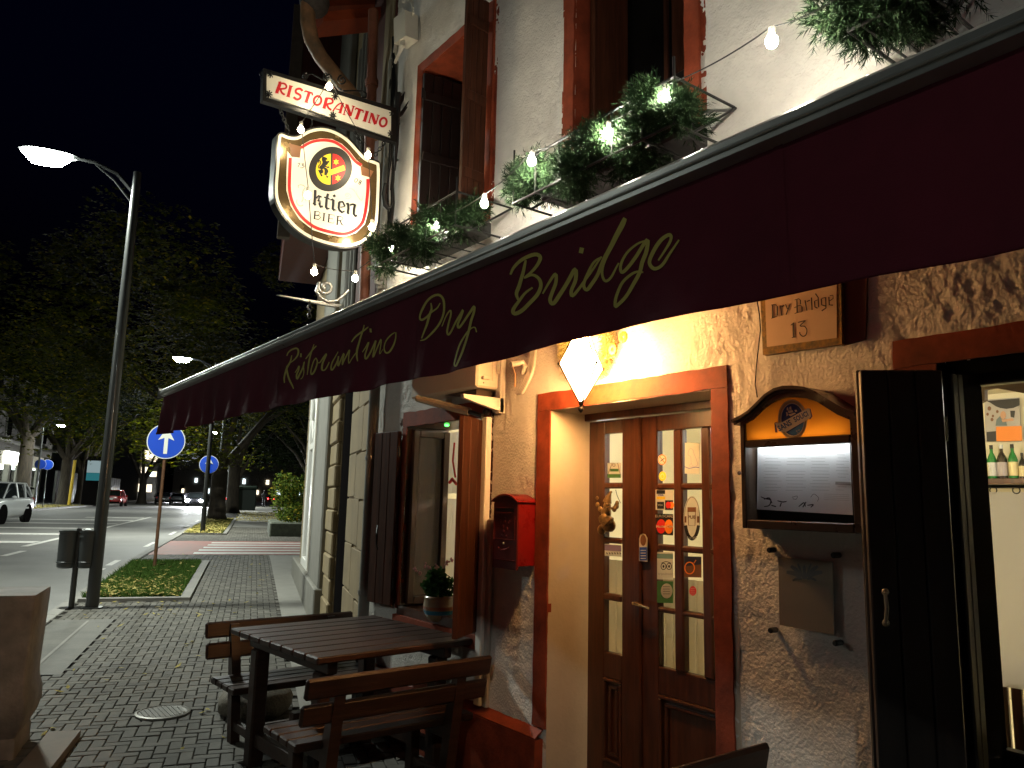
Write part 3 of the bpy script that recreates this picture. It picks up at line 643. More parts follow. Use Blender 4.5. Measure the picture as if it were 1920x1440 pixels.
# body: back box, frame around arch, mid rail, lower frame
mb.prism([Vector((-.02,y0c,zb_)),Vector((-.02,y1c,zb_)),Vector((-.02,y1c,mp_(985,300).z)),]+[Vector((-.02,p.y,p.z)) for p in reversed(outer)]+[Vector((-.02,y0c,outer[0].z))],(.015,0,0)); mb.build('back_panel',M['casebrown'],mt)
L=[mp_(160,0).y,mp_(945,0).y]; yi0=fy(1392+6,900,D); yi1=fy(1597,900,D)
gi0,gi1=fz(1396,974,D),fz(1392,840,D)
fr=MB()
fr.bbox((-D,yi0,zb_),(-.02,y0c,outer[0].z)); fr.bbox((-D,y1c,zb_),(-.02,yi1,outer[-1].z+.01)); fr.bbox((-D,yi1,zb_),(-.02,yi0,gi0)); fr.bbox((-D,yi1,gi1),(-D+.03,yi0,gi1+.03))
for i in range(len(inner)-1):
    fr.prism([inner[i],inner[i+1],outer[min(i+1,len(outer)-1)],outer[i]],(.06,0,0))
fr.build('frame',M['casebrown'],mt)
ap=MB(); ap.prism([Vector((-D+.012,p.y,p.z)) for p in [mp_(135,385),*inner,mp_(932,345),mp_(935,485),mp_(145,522)]],(.006,0,0)); ap.build('amber_panel',leafmat('translucent_amber',(.85,.45,.10),(.85,.45,.10),.6),mt)
MB().box((-.05,yi1+.03,gi1+.05),(-.04,yi0-.03,gi1+.06)).build('amber_fill_strip',emis('amber_fill_glow',(1,.85,.5),6),mt)  # unseen glowing strip added to brighten the amber panel from behind
lp=MB(); lp.box((-.022,yi1,gi0),(-.02,yi0,gi1)); lp.build('inner_back',mat('dark_grey_felt',(.03,.035,.035),.8),mt)
sh=MB(); cor=[mp_(243,556,.05),mp_(930,525,.05),mp_(955,1063,.05),mp_(235,1020,.05)]; cor=[mp_(243,556,.05),mp_(932,528,.05),mp_(955,1063,.05),mp_(235,1020,.05)]
sh.prism(cor,(.001,0,0)); ms=sh.build('menu_sheet',M['paper'],mt)
MB().box((-D+.02,yi1,gi0),(-D+.024,yi0,gi1)).build('glass_pane',M['glass'],mt)
MB().box((-D+.036,yi1+.02,gi1+.018),(-D+.056,yi0-.02,gi1+.026)).build('case_light',emis('case_led_strip',(.95,1,1),30),mt)
mpf=lambda x,y,l: mp_(x,y,.05+l)
mb=MB(); rr=random.Random(4)
for c0,c1 in((285,430),(450,610),(635,790),(825,930)):
    for k in range(13):
        y=590+k*24+(c0-285)*(-.008)
        if rr.random()<.93: stroke(mb,[(c0+rr.random()*20,y),(c1-rr.random()*45,y+2)],3.0,mpf,.0012,n=1)
for k in range(4): stroke(mb,[(740,905+k*14),(930,912+k*14)],2.2,mpf,.0012,n=1)
mb.build('menu_print',pm_('print_lightgrey',(.42,.43,.43)),mt,recalc=False)
mb=MB(); poly(mb,[(825,812),(940,816),(940,838),(825,834)],mpf,.0014)
mb.build('menu_print',pgr,mt,recalc=False)
mb=MB()
for c in([(265,925),(300,940),(340,950),(330,990),(290,1000)],[(290,945),(330,935),(350,975)],[(390,955),(430,965),(460,960)],[(345,990),(380,1000)],[(420,970),(410,1000)],[(550,1000),(590,970),(600,1000)],[(580,1005),(605,965)],[(615,990),(660,985),(640,1005)]): stroke(mb,c,9,mpf,.0014,taper=True)
stroke(mb,[(500,930),(540,920),(530,945),(505,940)],3,mpf,.0014); stroke(mb,[(640,930),(665,905),(700,935),(690,960)],3,mpf,.0014)
mb.build('menu_print',pk,mt,recalc=False)
mb=MB(); mb.lathe([(.007,0),(.009,.008),(.005,.014)],(0,0,0),10,T=lambda p:Vector((-p.z,p.x,p.y))); 
mb.v=[(v[0]-D,v[1]+fy(1389,887,D)+.002-.0,v[2]+fz(1390,887,D)) for v in mb.v]; mb.build('lock',M['irongrey'],mt)
# oval brewery emblem on the amber panel
ef=lambda x,y,l: FP(1440+x/16,740+y/16,D-.011+l)
mb=MB(); poly(mb,ell(735,745,440,600,-.06),ef,.0008); mb.build('emblem_gold_oval',pm_('print_gold',(.55,.42,.2)),mt,recalc=False)
mb=MB(); poly(mb,ell(740,750,345,480,-.06),ef,.0016); mb.build('emblem_blue_oval',pm_('print_deepblue',(.01,.045,.22)),mt,recalc=False)
mb=MB(); poly(mb,[(600,1130),(1120,800),(1085,960),(1000,1100),(850,1205),(720,1200)],ef,.0022); mb.build('emblem_light_blue',pm_('print_lightblue',(.02,.19,.52)),mt,recalc=False)
mb=MB()
stroke(mb,ell(738,747,425,580,-.06),14,ef,.0016,closed=True,n=1); stroke(mb,ell(740,750,352,488,-.06),22,ef,.0022,closed=True,n=1)
for p in([(560,400),(600,370),(620,470),(560,470)],[(640,370),(690,350),(710,450),(640,450)],[(590,480),(730,460),(760,520),(620,560)],[(540,520),(580,520),(600,610),(560,650)],[(600,600),(790,540),(840,560),(680,650)],[(790,460),(850,450),(880,500),(820,520)]): poly(mb,p,ef,.0024)
mb.build('emblem_ship',pm_('print_ivory',(.78,.74,.62)),mt,recalc=False)
mb=MB(); poly(mb,[(215,860),(420,830),(1200,400),(1290,440),(1320,690),(1230,720),(560,1110),(330,1120)],ef,.0034); mb.build('emblem_ribbon',M['print_ivory'],mt,recalc=False)
mb=MB(); poly(mb,[(190,850),(280,800),(240,880),(290,1140),(215,1130)],ef,.003); poly(mb,[(1245,420),(1280,430),(1335,650),(1270,740),(1220,735),(1290,650)],ef,.0042); mb.build('ribbon_end',pm_('print_violet',(.06,.02,.2)),mt,recalc=False)
mb=MB(); text(mb,'SANS',500,935,165,ef,.0046,ang=-.50,sx=.80,bold=.025); text(mb,'SOUCI',990,665,150,ef,.0046,ang=-.47,sx=.74,bold=.025); mb.build('emblem_lettering',pm_('print_midblue',(.015,.10,.33)),mt,recalc=False)
mb=MB(); text(mb,'SS',915,1110,110,ef,.003,ang=-.4); mb.build('emblem_lettering',M['print_lightgrey'],mt,recalc=False)
# ------------------------------------------------------------------ Dry Bridge 13 tile sign
pt=thing('house_number_sign','cream tile sign reading Dry Bridge 13 with mottled ochre border under the awning','sign',FP(1500,660,0))
d=.03; f3=lambda x,y,l=0: FP(1400+x/8.727,520+y/8.727,d+l)
cr=[FP(1426,540,d),FP(1577,505,d),FP(1579,645,d),FP(1432,665,d)]
M['tilecream']=mat('cream_tile',(.68,.50,.33),.35,var=.06,scale=6); M['tileborder']=mat('ochre_marbled_border',(.42,.24,.05),.35,scale=45,col2=(.10,.10,.06))
MB().prism([f3(225,380),f3(1545,60),f3(1560,1090),f3(265,1270)],(.028,0,0)).build('border',M['tileborder'],pt)
mb=MB(); poly(mb,[(300,350),(1470,80),(1475,990),(330,1140)],f3,.0015); mb.build('field',M['tilecream'],pt,recalc=False)
mb=MB()
G=[([(425,450),(425,660)],28),([(400,455),(460,440),(510,480)],14),([(500,475),(505,625)],28),([(405,672),(450,655),(505,630)],14),
([(553,460),(575,625)],26),([(572,480),(615,460)],22),([(638,440),(668,520)],20),([(712,430),(680,520),(645,612)],22),
([(822,365),(828,580)],28),([(785,372),(850,350),(885,375)],14),([(880,365),(882,440)],22),([(820,475),(880,455),(912,490)],14),([(905,480),(908,560)],26),([(785,592),(850,570),(905,562)],14),([(778,495),(822,480)],14),
([(955,375),(985,545)],24),([(983,395),(1035,375)],20),([(1060,330),(1070,535)],24),([(1110,390),(1117,485),(1160,505)],22),([(1125,265),(1170,330),(1178,490)],22),([(1110,390),(1160,370)],12),
([(1222,350),(1228,450),(1290,470)],22),([(1225,345),(1290,330)],14),([(1293,325),(1298,500),(1228,550)],22),([(1345,320),(1352,450),(1412,455)],22),([(1360,300),(1412,292),(1416,345),(1360,385)],14),
([(722,785),(775,740)],16),([(762,750),(772,980)],34),([(738,988),(803,975)],14),([(838,738),(965,705)],18),([(960,710),(872,795),(945,800),(985,860),(970,940),(920,965),(875,930),(868,895)],20)]
for p,w in G: stroke(mb,p,w*.92,f3,.003,n=(3 if len(p)>4 else 1))
mb.build('lettering',pm_('print_darkbrown',(.03,.012,.008)),pt,recalc=False)
# backing board to its right and the loose wire
bb=thing('painted_wall_board','dark red painted board behind the right end of the number sign','board',FP(1610,640,0)); MB().prism([FP(1575,520,.012),FP(1626,505,.012),FP(1622,636,.012),FP(1578,648,.012)],(.02,0,0)).build('board',mat('dark_red_board',(.10,.03,.02),.6),bb)
wt=thing('loose_wire','thin dark wire hanging from the number sign to the menu case','wire',FP(1420,600,.01))
MB().tube([FP(1419,560,.02),FP(1424,590,.02),FP(1426,620,.02),FP(1421,660,.02),FP(1418,690,.02),FP(1416,720,.02),FP(1420,745,.02)],.0028,6).build('wire',M['iron'],wt)
# ------------------------------------------------------------------ plexiglas plate with standoffs
px_=thing('plexiglas_plate','clear plate on four dark standoffs holding a brown board under the menu case','plate',FP(1510,1215,0))
zf=lambda x,y,d: FP(1360+x/3.129,980+y/3.129,d)
MB().prism([zf(260,145,.035),zf(700,175,.035),zf(705,745,.035),zf(270,690,.035)],(.004,0,0)).build('clear_sheet',M['glass'],px_)
MB().prism([zf(310,200,.026),zf(628,230,.026),zf(638,660,.026),zf(318,600,.026)],(.003,0,0)).build('brown_board',mat('olive_brown_board',(.24,.19,.12),.6,var=.08,scale=10),px_)
mb=MB(); zm=lambda x,y,l: zf(x,y,.0265+l)
poly(mb,[(452,330),(455,260),(463,245),(472,260),(476,330)],zm,.0006)
for sg in(-1,1):
    for (x,y,x2,y2,w) in((20,320,105,290,26),(18,315,80,255,24),(15,330,70,340,14),(10,325,40,240,12)): stroke(mb,[(464+sg*x,y),(464+sg*(x+x2)/2,(y+y2)/2-8),(464+sg*x2,y2)],w,zm,.0006,taper=True)
mb.build('leaf_emblem',pm_('print_slate',(.075,.075,.07)),px_,recalc=False)
for x,y in((290,160),(667,190),(298,628),(678,702)):
    c=zf(x,y,0); MB().lathe([(.011,0),(.011,.038),(.008,.043)],(c.x,c.y,c.z),12,T=lambda p:Vector((-p.z,p.x,p.y))).build('standoff',M['iron'],px_)
# ------------------------------------------------------------------ mailbox
mx=thing('mailbox','red wall mailbox with arched roof and dark cast front beside the door','mailbox',FP(950,1070,0))
D=.13; q=lambda x,y,d=D: FP(900+x/8.47,910+y/8.47,d)
yA=q(215,600).y; yB=q(590,600).y; zlo=q(215,1300).z; zsp=q(215,280).z; ztop=q(370,170).z
n=9; arc=[(yA+(yB-yA)*i/n, zsp+(ztop-zsp)*math.sin(PI*i/n)**.8) for i in range(n+1)]
yo0=yA; yo1=yB
bd=MB(); bd.prism([(-D+.01,yA,zlo+.02),(-D+.01,yB,zlo+.02)]+[(-D+.01,y,z) for y,z in reversed(arc)],(D-.012,0,0)); bd.build('body',M['redpaint'],mx,smooth=30)
rf=MB()
aa=[(y+(y-(yA+yB)/2)*.10,z+.006) for y,z in arc]
for i in range(n): rf.prism([(-D-.012,*aa[i]),(-D-.012,*aa[i+1]),(-D-.012,aa[i+1][0],aa[i+1][1]+.007),(-D-.012,aa[i][0],aa[i][1]+.007)],(D+.008,0,0))
rf.build('roof',M['redpaint'],mx)
ft=MB(); ft.prism([(-D,yA,zlo),(-D,yB,zlo)]+[(-D,y,z) for y,z in reversed(arc)],(.012,0,0)); ft.build('front',M['darkredbox'],mx)
def fbx(x0,y0,x1,y1,dd,c=.002): a=q(x0,y0,D+dd); b=q(x1,y1,D); m=q(x0,y1); return MB().bbox((-D-dd,min(a.y,b.y),min(a.z,b.z)),(-D+.001,max(a.y,b.y),max(a.z,b.z)),c)
zq=lambda y: q(400,y).z; yq=lambda x: q(x,600).y
def bxx(x0,y0,x1,y1,dd): return MB().bbox((-D-dd,yq(x1),zq(y1)),(-D+.001,yq(x0),zq(y0)),.002)
bxx(240,350,540,362,.006).build('slot_trim',M['darkredbox'],mx); bxx(240,425,540,440,.010).build('slot_trim',M['darkredbox'],mx); bxx(250,365,530,422,.002).build('letter_slot',M['iron'],mx)
bxx(225,850,565,865,.006).build('door_trim',M['darkredbox'],mx); bxx(225,1180,575,1195,.008).build('door_trim',M['darkredbox'],mx)
bxx(225,480,238,850,.005).build('column',M['darkredbox'],mx); bxx(545,480,560,850,.005).build('column',M['darkredbox'],mx)
mb=MB()
for (x,y,r) in((395,530,22),(395,580,30),(340,600,18),(450,600,18),(370,660,30),(430,690,26),(380,740,26),(350,800,20),(420,810,20),(330,560,12),(470,570,14)): mb.sphere((-D-.001,yq(x),zq(y)),r*.00045,8,6,(.35,1,1))
mb.build('cast_relief',M['darkredbox'],mx)
mb=MB(); mb.tube([(-D-.006,yq(315),zq(990)),(-D-.016,yq(350),zq(1015)),(-D-.018,yq(400),zq(1022)),(-D-.016,yq(450),zq(1012)),(-D-.006,yq(480),zq(985))],.005,8); mb.build('pull',M['darkredbox'],mx,smooth=True)
MB().sphere((-D-.004,yq(390),zq(922)),.008,10,6).build('lock',M['irongrey'],mx,smooth=True)
# ------------------------------------------------------------------ wall lantern with wreath
lt=thing('wall_lantern','glowing white faceted wall lantern over the door','lantern',FP(1093,700,0))
LD=.24; lc=FP(1090,700,LD); mpp=(lc-CAM).dot(cf)/F
def lz(y): return FP(1090,y,LD).z
R1=48*mpp; prof=[(.004,lz(758)),(R1,lz(687)),(R1*.62,lz(655)),(R1*.4,lz(632))]
mbg=MB(); mbg.lathe([(r,z) for r,z in prof],(lc.x,lc.y,0),4,ph=PI/4+.64); M['lglass']=emis('lantern_opal_glass',(1,.50,.17),LANTERN_E)
mbg.build('opal_glass',M['lglass'],lt)
mb=MB()
def lp_(r,z,k): a=2*PI*k/4+PI/4+.64; return (lc.x+r*math.cos(a),lc.y+r*math.sin(a),z)
for k in range(4):
    mb.tube([lp_(r*1.02,z,k) for r,z in prof],.005,6)
    for i in(1,2): mb.tube([lp_(prof[i][0]*1.02,prof[i][1],k),lp_(prof[i][0]*1.02,prof[i][1],k+1)],.003,6)
    mb.sphere(lp_(R1*1.03,prof[1][1],k),.008,8,6); mb.sphere(lp_(R1*.64,prof[2][1],k),.007,8,6)
mb.lathe([(.012,lz(752)),(.013,lz(758)),(.006,lz(761)),(.013,lz(766)),(.012,lz(770)),(.002,lz(774))],(lc.x,lc.y,0),10)
mb.lathe([(R1*.42,lz(632)),(R1*.2,lz(620)),(.01,lz(608))],(lc.x,lc.y,0),8)
mb.tube([(lc.x,lc.y,lz(612)),(lc.x,lc.y,lz(598)),(-.12,lc.y,lz(590)),(-.01,lc.y,lz(600))],.009,8)
mb.build('frame',M['iron'],lt)
def needles(mb,centers,n,ln,w=.0022,spread=1.0,sq=(1,1,1)):
    for i in range(n):
        c=random.choice(centers); d=Vector((random.gauss(0,1)*sq[0],random.gauss(0,1)*sq[1],random.gauss(0,1)*sq[2]+.15)).normalized()
        r=c[3]*random.random()**.5*spread; p=Vector(c[:3])+d*r*.75; l=ln*random.uniform(.6,1.3); t=(d+Vector((random.gauss(0,.5),random.gauss(0,.5),random.gauss(0,.5)))).normalized()
        s=t.cross(Vector((random.random(),random.random(),random.random()))).normalized()*w
        e=p+t*l; mb.add([p-s,p+s,e],[(0,1,2)])
wr=thing('door_wreath','straw and pine wreath with orange blooms behind the wall lantern','wreath',FP(1130,650,.05))
M['straw']=leafmat('straw_and_pine',(.16,.13,.04),(.30,.26,.10),.2)
cs=[]
for k in range(24):
    a=2*PI*k/24; p=FP(1100,655,.06); cs.append((p.x,p.y+.16*math.cos(a),p.z+.14*math.sin(a),.045))
mb=MB(); needles(mb,cs,3500,.045,.0018); o=mb.build('twigs',M['straw'],wr,recalc=False); o['kind']='stuff'
for x,y in((1150,655),(1170,632)): 
    mb=MB(); c=FP(x,y,.11)
    for k in range(9): a=2*PI*k/9; mb.sphere(c+Vector((-.005,.018*math.cos(a),.018*math.sin(a))),.012,6,5,(.5,1,1))
    mb.build('orange_bloom',po,wr)
# ------------------------------------------------------------------ air conditioner on brackets
ac=thing('air_conditioner','cream outdoor air conditioning unit on white brackets under the awning','air conditioner',FP(950,740,0))
q=lambda x,y,d: FP(880+x/7.2,600+y/7.2,d)
yS=q(240,800,.12).y                       # plane of the unit's side
def sx(px,py): return YP(px,py,yS)
side_l=YP(880+250/7.2,600+920/7.2,yS).x; 
xf=YP(880+95/7.2,730,yS).x; xb=YP(880+600/7.2,730,yS).x; zl=YP(880+400/7.2,600+940/7.2,yS).z
MB().bbox((xf,yS,zl),(xb,yS+.80,zl+.56),.012).build('casing',M['offwhite'],ac)
mb=MB(); mb.bbox((xf+.11,yS-.006,zl+.05),(xf+.12,yS+.001,zl+.5),.002); mb.bbox((xf+.14,yS-.018,zl+.09),(xf+.25,yS+.001,zl+.5),.016); mb.build('side_moulding',M['offwhite'],ac)
mb=MB(); mb.prism([(xb-.085,yS-.002,zl+.07),(xb-.045,yS-.002,zl+.07),(xb-.065,yS-.002,zl+.105)],(0,.001,0)); mb.build('warning_triangle',py_,ac)
mb=MB()
for xx,zz in((xf+.05,zl+.03),(xb-.065,zl+.025)): mb.sphere((xx,yS-.001,zz),.005,8,5)
mb.build('screw',M['irongrey'],ac)
# brackets
yb=yS-.03
for k,yy in enumerate((yb,yb+.62)):
    t=MB(); x0=YP(870,737,yy).x; x1=-.012; z0=YP(900,742,yy).z
    t.prism([(x0,yy,z0),(x1,yy,z0-.0),(x1,yy,z0-.085),(x0,yy,z0-.022)],(0,.035,0)); t.bbox((x1-.03,yy,z0-.09),(-.002,yy+.045,z0+.42),.004); t.build('bracket',M['white'],ac)
mb=MB()
for xx in(xf+.03,xb-.06): mb.bbox((xx,yb,z0),(xx+.05,yb+.03,z0+.02),.004)
mb.build('rubber_mount',M['offwhite'],ac)
hs=thing('pipe_bundle','bundle of grey insulated pipes curving behind the air conditioner','pipes',q(750,800,.05))
for k in range(4):
    MB().tube([q(640+k*25,1000-k*5,.10),q(720+k*22,850,.10),q(790+k*18,720,.08),q(820+k*18,600,.06),q(840+k*15,480,.04),q(850+k*12,300,.03)],.011,8).build('pipe',M['cableg'],hs,smooth=True)
MB().tube([q(560,600,.17),q(640,590,.13),q(720,570,.10),q(750,620,.09),q(720,720,.08)],.016,10).build('pipe',M['cableg'],hs,smooth=True)
MB().tube([q(550,560,.16),q(590,640,.15),q(620,740,.14),q(615,900,.13)],.004,6).build('wire',M['copper'],hs,smooth=True)
# fluorescent batten / second bracket box over the small window
fb_=thing('awning_motor_housing','brown box with long dusty tube fitting above the small window','fitting',FP(850,750,0))
MB().prism([FP(795,700,.14),FP(895,690,.14),FP(893,745,.14),FP(788,738,.14)],(.13,0,0)).build('box',mat('brown_steel',(.07,.045,.035),.5,metal=.3),fb_)
a_,b_=FP(782,747,.26),FP(880,772,.10); MB().tube([a_,a_*.5+b_*.5,b_],[.022,.026,.026],8).build('tube_cover',M['cableg'],fb_,smooth=True)
MB().tube([b_,FP(905,780,.08)],.014,8).build('arm',M['iron'],fb_); MB().sphere(FP(912,772,.07),.024,10,8).build('joint',M['iron'],fb_)
def GG(px,py,dz=0):
    r=ray(px,py); t=.5; lo=.5
    while t<400:
        p=CAM+r*t
        if p.z<gz(p.x,p.y)+dz: break
        lo=t; t*=1.05
    hi=t
    for _ in range(30):
        m=(lo+hi)/2; p=CAM+r*m
        if p.z<gz(p.x,p.y)+dz: hi=m
        else: lo=m
    return p
# ------------------------------------------------------------------ windows and shutters of the restaurant
def plank_leaf(name,label,hinge,edge,z0,z1,m,th=.035,nb=4,group=None,batten=True,at='shutter'):
    h=Vector((*hinge,0)); e=Vector((*edge,0)); u=(e-h); Lh=u.length; u.normalize(); n=Vector((-u.y,u.x,0))
    t=thing(name,label,at,(h.x,h.y,z0),group)
    T=lambda p: h+u*p.x+n*p.y+Vector((0,0,p.z))
    w=Lh/nb
    for i in range(nb): MB().bbox((i*w+.0015,-th/2,z0),((i+1)*w-.0015,th/2,z1),.004,T).build('plank',m,t)
    if batten:
        for k in(.14,.5,.86):
            zz=z0+(z1-z0)*k
            for s in(-1,1): MB().bbox((.01,s*th/2,zz-.035),(Lh-.01,s*(th/2+.012),zz+.035),.004,T).build('batten',m,t)
    for k in(.12,.88):
        zz=z0+(z1-z0)*k; MB().tube([T(Vector((0,0,zz-.04))),T(Vector((0,0,zz+.04)))],.011,8).build('hinge',M['iron'],t)
    return t,T
# small window behind the table
t_,T_l=plank_leaf('window_shutter','dark brown plank shutter folded flat on the left of the small window',(-.035,YL1+.05),(-.065,5.27),.86,2.10,M['shutter'],batten=False,nb=3)
MB().tube([FP(708,985,.09),FP(706,1000,.12),FP(706,1020,.12),FP(708,1030,.09)],.006,6).build('handle',M['iron'],t_)
plank_leaf('window_shutter','brown plank shutter standing open on the right of the small window with scuffed paint',(-.03,YL0-.04),(-.30,3.73),.84,2.10,M['shutter'],batten=False,nb=3)
sw=thing('small_window','open dark framed sash inside the small window behind the table','window',(.2,YL1,ZL0))
def sash(t,p0,p1,z0,z1,fw,th,m):
    a=Vector((*p0,0)); b=Vector((*p1,0)); u=(b-a); L_=u.length; u.normalize(); n=Vector((-u.y,u.x,0)); T=lambda p: a+u*p.x+n*p.y+Vector((0,0,p.z))
    f=MB(); f.bbox((0,-th/2,z0),(fw,th/2,z1),.005,T); f.bbox((L_-fw,-th/2,z0),(L_,th/2,z1),.005,T); f.bbox((fw,-th/2,z0),(L_-fw,th/2,z0+fw),.005,T); f.bbox((fw,-th/2,z1-fw),(L_-fw,th/2,z1),.005,T)
    f.build('sash_frame',m,t); MB().box((fw,-.003,z0+fw),(L_-fw,.003,z1-fw),T).build('pane',M['glass'],t)
sash(sw,(.03,YL1-.03),(DL-.02,YL1-.04),ZL0+.01,ZL1-.02,.05,.04,M['doorwood'])
curtain(YL0-.05,YL1+.08,ZL0,1.62,DL+.04,'window_curtain','white curtain tied back inside the small window',M['curtain'])
curtain(YL0-.05,YL1+.08,1.66,2.12,DL+.045,'window_valance','short white and red curtain at the top of the small window',M['curtain'])
rib=thing('curtain_ribbon','red bow ribbon on the curtain of the small window','ribbon',FP(850,900,-DL)); MB().tube([FP(843,905,-DL-.01),FP(848,898,-DL),FP(856,908,-DL)],.012,6).tube([FP(852,830,-DL-.01),FP(849,865,-DL),FP(854,895,-DL)],.008,6).build('ribbon',pr,rib)
gb=thing('green_light_bottle','glowing green bottle shaped light hanging in the small window','light',FP(838,770,-.1))
c=FP(838,790,-.1); MB().lathe([(.012,-.035),(.016,-.03),(.016,.0),(.008,.012),(.007,.04)],c,10).build('bottle',emis('green_glow',(.08,1,.10),7),gb,smooth=True)
MB().tube([c+Vector((0,0,.04)),c+Vector((0,0,.12))],.002,5).build('cord',M['iron'],gb)
# sill flower pot
sp_=FP(822,1163,-.02); ps=thing('flower_pot','striped ceramic pot of pink geraniums on the small window sill','plant',sp_); z0=sp_.z
MB().lathe([(.062,0),(.085,.02),(.100,.065),(.104,.105),(.098,.14),(.103,.15),(.096,.158),(.085,.14)],sp_,28).build('pot',mat('tan_glaze',(.33,.24,.13),.25,coat=.5,var=.15,scale=8),ps,smooth=True)
for (r0_,r1_,za,zb2,m_) in((.0925,.1015,.042,.068,'pot_blue'),(.1025,.1055,.075,.092,'pot_terra')):
    MB().lathe([(r0_-.004,za),(r0_+.001,za),(r1_+.002,zb2),(r1_-.004,zb2)],sp_,28).build('glaze_band',mat(m_,(.04,.20,.30) if 'blue' in m_ else (.35,.13,.06),.25,coat=.5),ps,smooth=True)
def foliage(parent,centers,n,sz,m,name='foliage',flat=.5,kind='stuff'):
    mb=MB()
    for i in range(n):
        c=random.choice(centers); d=Vector((random.gauss(0,1),random.gauss(0,1),random.gauss(0,1))).normalized()*c[3]*random.random()**.33
        p=Vector(c[:3])+d; u=Vector((random.gauss(0,1),random.gauss(0,1),random.gauss(0,.6))).normalized(); v=u.cross(Vector((random.gauss(0,1),random.gauss(0,1),random.gauss(0,1)))).normalized()
        s=sz*random.uniform(.6,1.4); mb.add([p-u*s,p+v*s*flat,p+u*s,p-v*s*flat],[(0,1,2,3)])
    o=mb.build(name,m,parent,recalc=False); o['kind']=kind; return o
M['plantleaf']=leafmat('geranium_leaf',(.02,.06,.015),(.05,.12,.03),.3)
foliage(ps,[(sp_.x-.02,sp_.y+.02,sp_.z+.22,.09),(sp_.x,sp_.y+.08,sp_.z+.20,.07),(sp_.x,sp_.y-.06,sp_.z+.22,.08),(sp_.x-.03,sp_.y,sp_.z+.29,.06)],900,.016,M['plantleaf'],'leaves',.8)
for k,(x,y) in enumerate(((778,1068),(788,1075),(797,1062),(805,1065),(818,1063),(838,1055),(846,1050))):
    c=FP(x,y,.06); mb=MB()
    for j in range(7): mb.sphere(c+Vector((random.gauss(0,.006),random.gauss(0,.008),random.gauss(0,.007))),.007,6,4)
    mb.build('blossom',pm_('petal_pink',(.55,.25,.28)),ps)
# upper windows
for k,(y0,y1,z0,z1) in enumerate(((Y10,Y11,Z10,Z11),(Y20,Y21,Z20,Z21))):
    pos=('first','second')[k]
    t=thing('upper_window',['dark recessed upper window with brown shutters beside the beer sign','tall recessed upper window above the middle garland'][k],'window',(.2,(y0+y1)/2,z0))
    MB().bbox((.10,y1-.05,z0+.01),(.38,y1-.006,z1-.01),.006).build('folded_shutter',M['shutter' if k else 'blackwood'],t)
    if k:
        ym=y0+.52
        for i in range(2): MB().bbox((.33,y0+.03+i*.18,z0+.02),(.37,y0+.205+i*.18,z1-.02),.006).build('closed_shutter_plank',M['shutter'],t)
        MB().bbox((.318,y0+.06,3.92),(.331,y0+.36,3.97),.003).build('iron_hinge_plate',M['iron'],t)
        MB().bbox((.36,ym-.08,z0),(.38,ym-.05,z1),.004).build('frame',M['shutter'],t)
plank_leaf('window_shutter','dark brown shutter standing open on the right side of the first upper window',(-.03,Y10-.03),(-.22,Y10-.05+.0+.0),Z10-.02,5.0,M['shutter'])
plank_leaf('window_shutter','black plank shutter folded against the left jamb of the first upper window',(-.02,Y11-.02),(.30,Y11-.06),Z10,4.9,M['blackwood'])
# right hand window: bifold shutter, frame, glass, things inside
zt2=fz(1612,694,.2)
plank_leaf('tall_window_shutter','tall black folding shutter beside the menu case, outer leaf with iron pull',(-.03,1.20),(-.20,1.385),.45,zt2,M['blackwood'],th=.03,nb=3,batten=False)
tt,T2=plank_leaf('tall_window_shutter','tall black folding shutter inner leaf standing open next to the dining room window',(-.055,1.165),(-.245,1.345),.45,zt2-.01,M['blackwood'],th=.03,nb=3,batten=False)
h_=[FP(1661,y,.30) for y in(1108,1120,1150,1165)]
MB().tube([FP(1660,1110,.24),FP(1660,1113,.262),FP(1663,1140,.268),FP(1661,1165,.262),FP(1661,1168,.24)],.006,8).sphere(FP(1660,1110,.245),.012,8,6).sphere(FP(1661,1168,.245),.012,8,6).build('pull',M['irongrey'],tt)
ye0=fy(1834,900,-.31)
rw=thing('dining_room_window','black framed window showing the lit dining room','window',(.2,.5,ZW0))
xs_=YP(1812,900,1.17).x; sash(rw,(.04,1.185),(xs_,1.17),ZW0+.02,ZW1-.03,.03,.03,M['blackwood'])
MB().bbox((xs_+.01,ye0-.0,ZW0),(.31,YW1-.01,ZW1),.006).build('deep_frame',M['black'],rw)
fx=.33
ye=fy(1836,900,-fx)
mb=MB(); mb.bbox((fx-.03,ye,ZW0),(fx+.03,YW1+.05,ZW1),.008); mb.bbox((fx-.03,-.2,ZW0),(fx+.03,ye,fz(1900,1395,-fx)-.02),.008)
zt3=fz(1838,724,-fx); mb.bbox((fx-.03,-.2,zt3),(fx+.03,ye,ZW1+.05),.008); mb.build('frame',M['blackwood'],rw)
MB().box((fx-.003,-.2,fz(1900,1395,-fx)-.02),(fx+.003,ye,zt3)).build('pane',M['glass'],rw)
cx=.42; XP=lambda x,y,X: FP(x,y,-X)
zr=fz(1870,912,-cx); rd=thing('curtain_rod','dark curtain rod with rings across the dining room window','rod',XP(1880,912,cx))
MB().tube([(cx,ye+.05,zr),(cx,-.2,zr)],.007,8).build('rod',M['iron'],rd)
for x in(1845,1862,1905): 
    c=XP(x,914,cx); mb=MB(); mb.tube([c+Vector((0,.012*math.cos(a),.012*math.sin(a)-.01)) for a in [2*PI*k/12 for k in range(13)]],.0022,5); mb.build('ring',M['iron'],rd)
curtain(-.2,ye+.02,fz(1870,1285,-cx),zr-.02,cx,'cafe_curtain','cream half curtain hanging in the dining room window',M['curtain'],amp=.006,wl=.16)
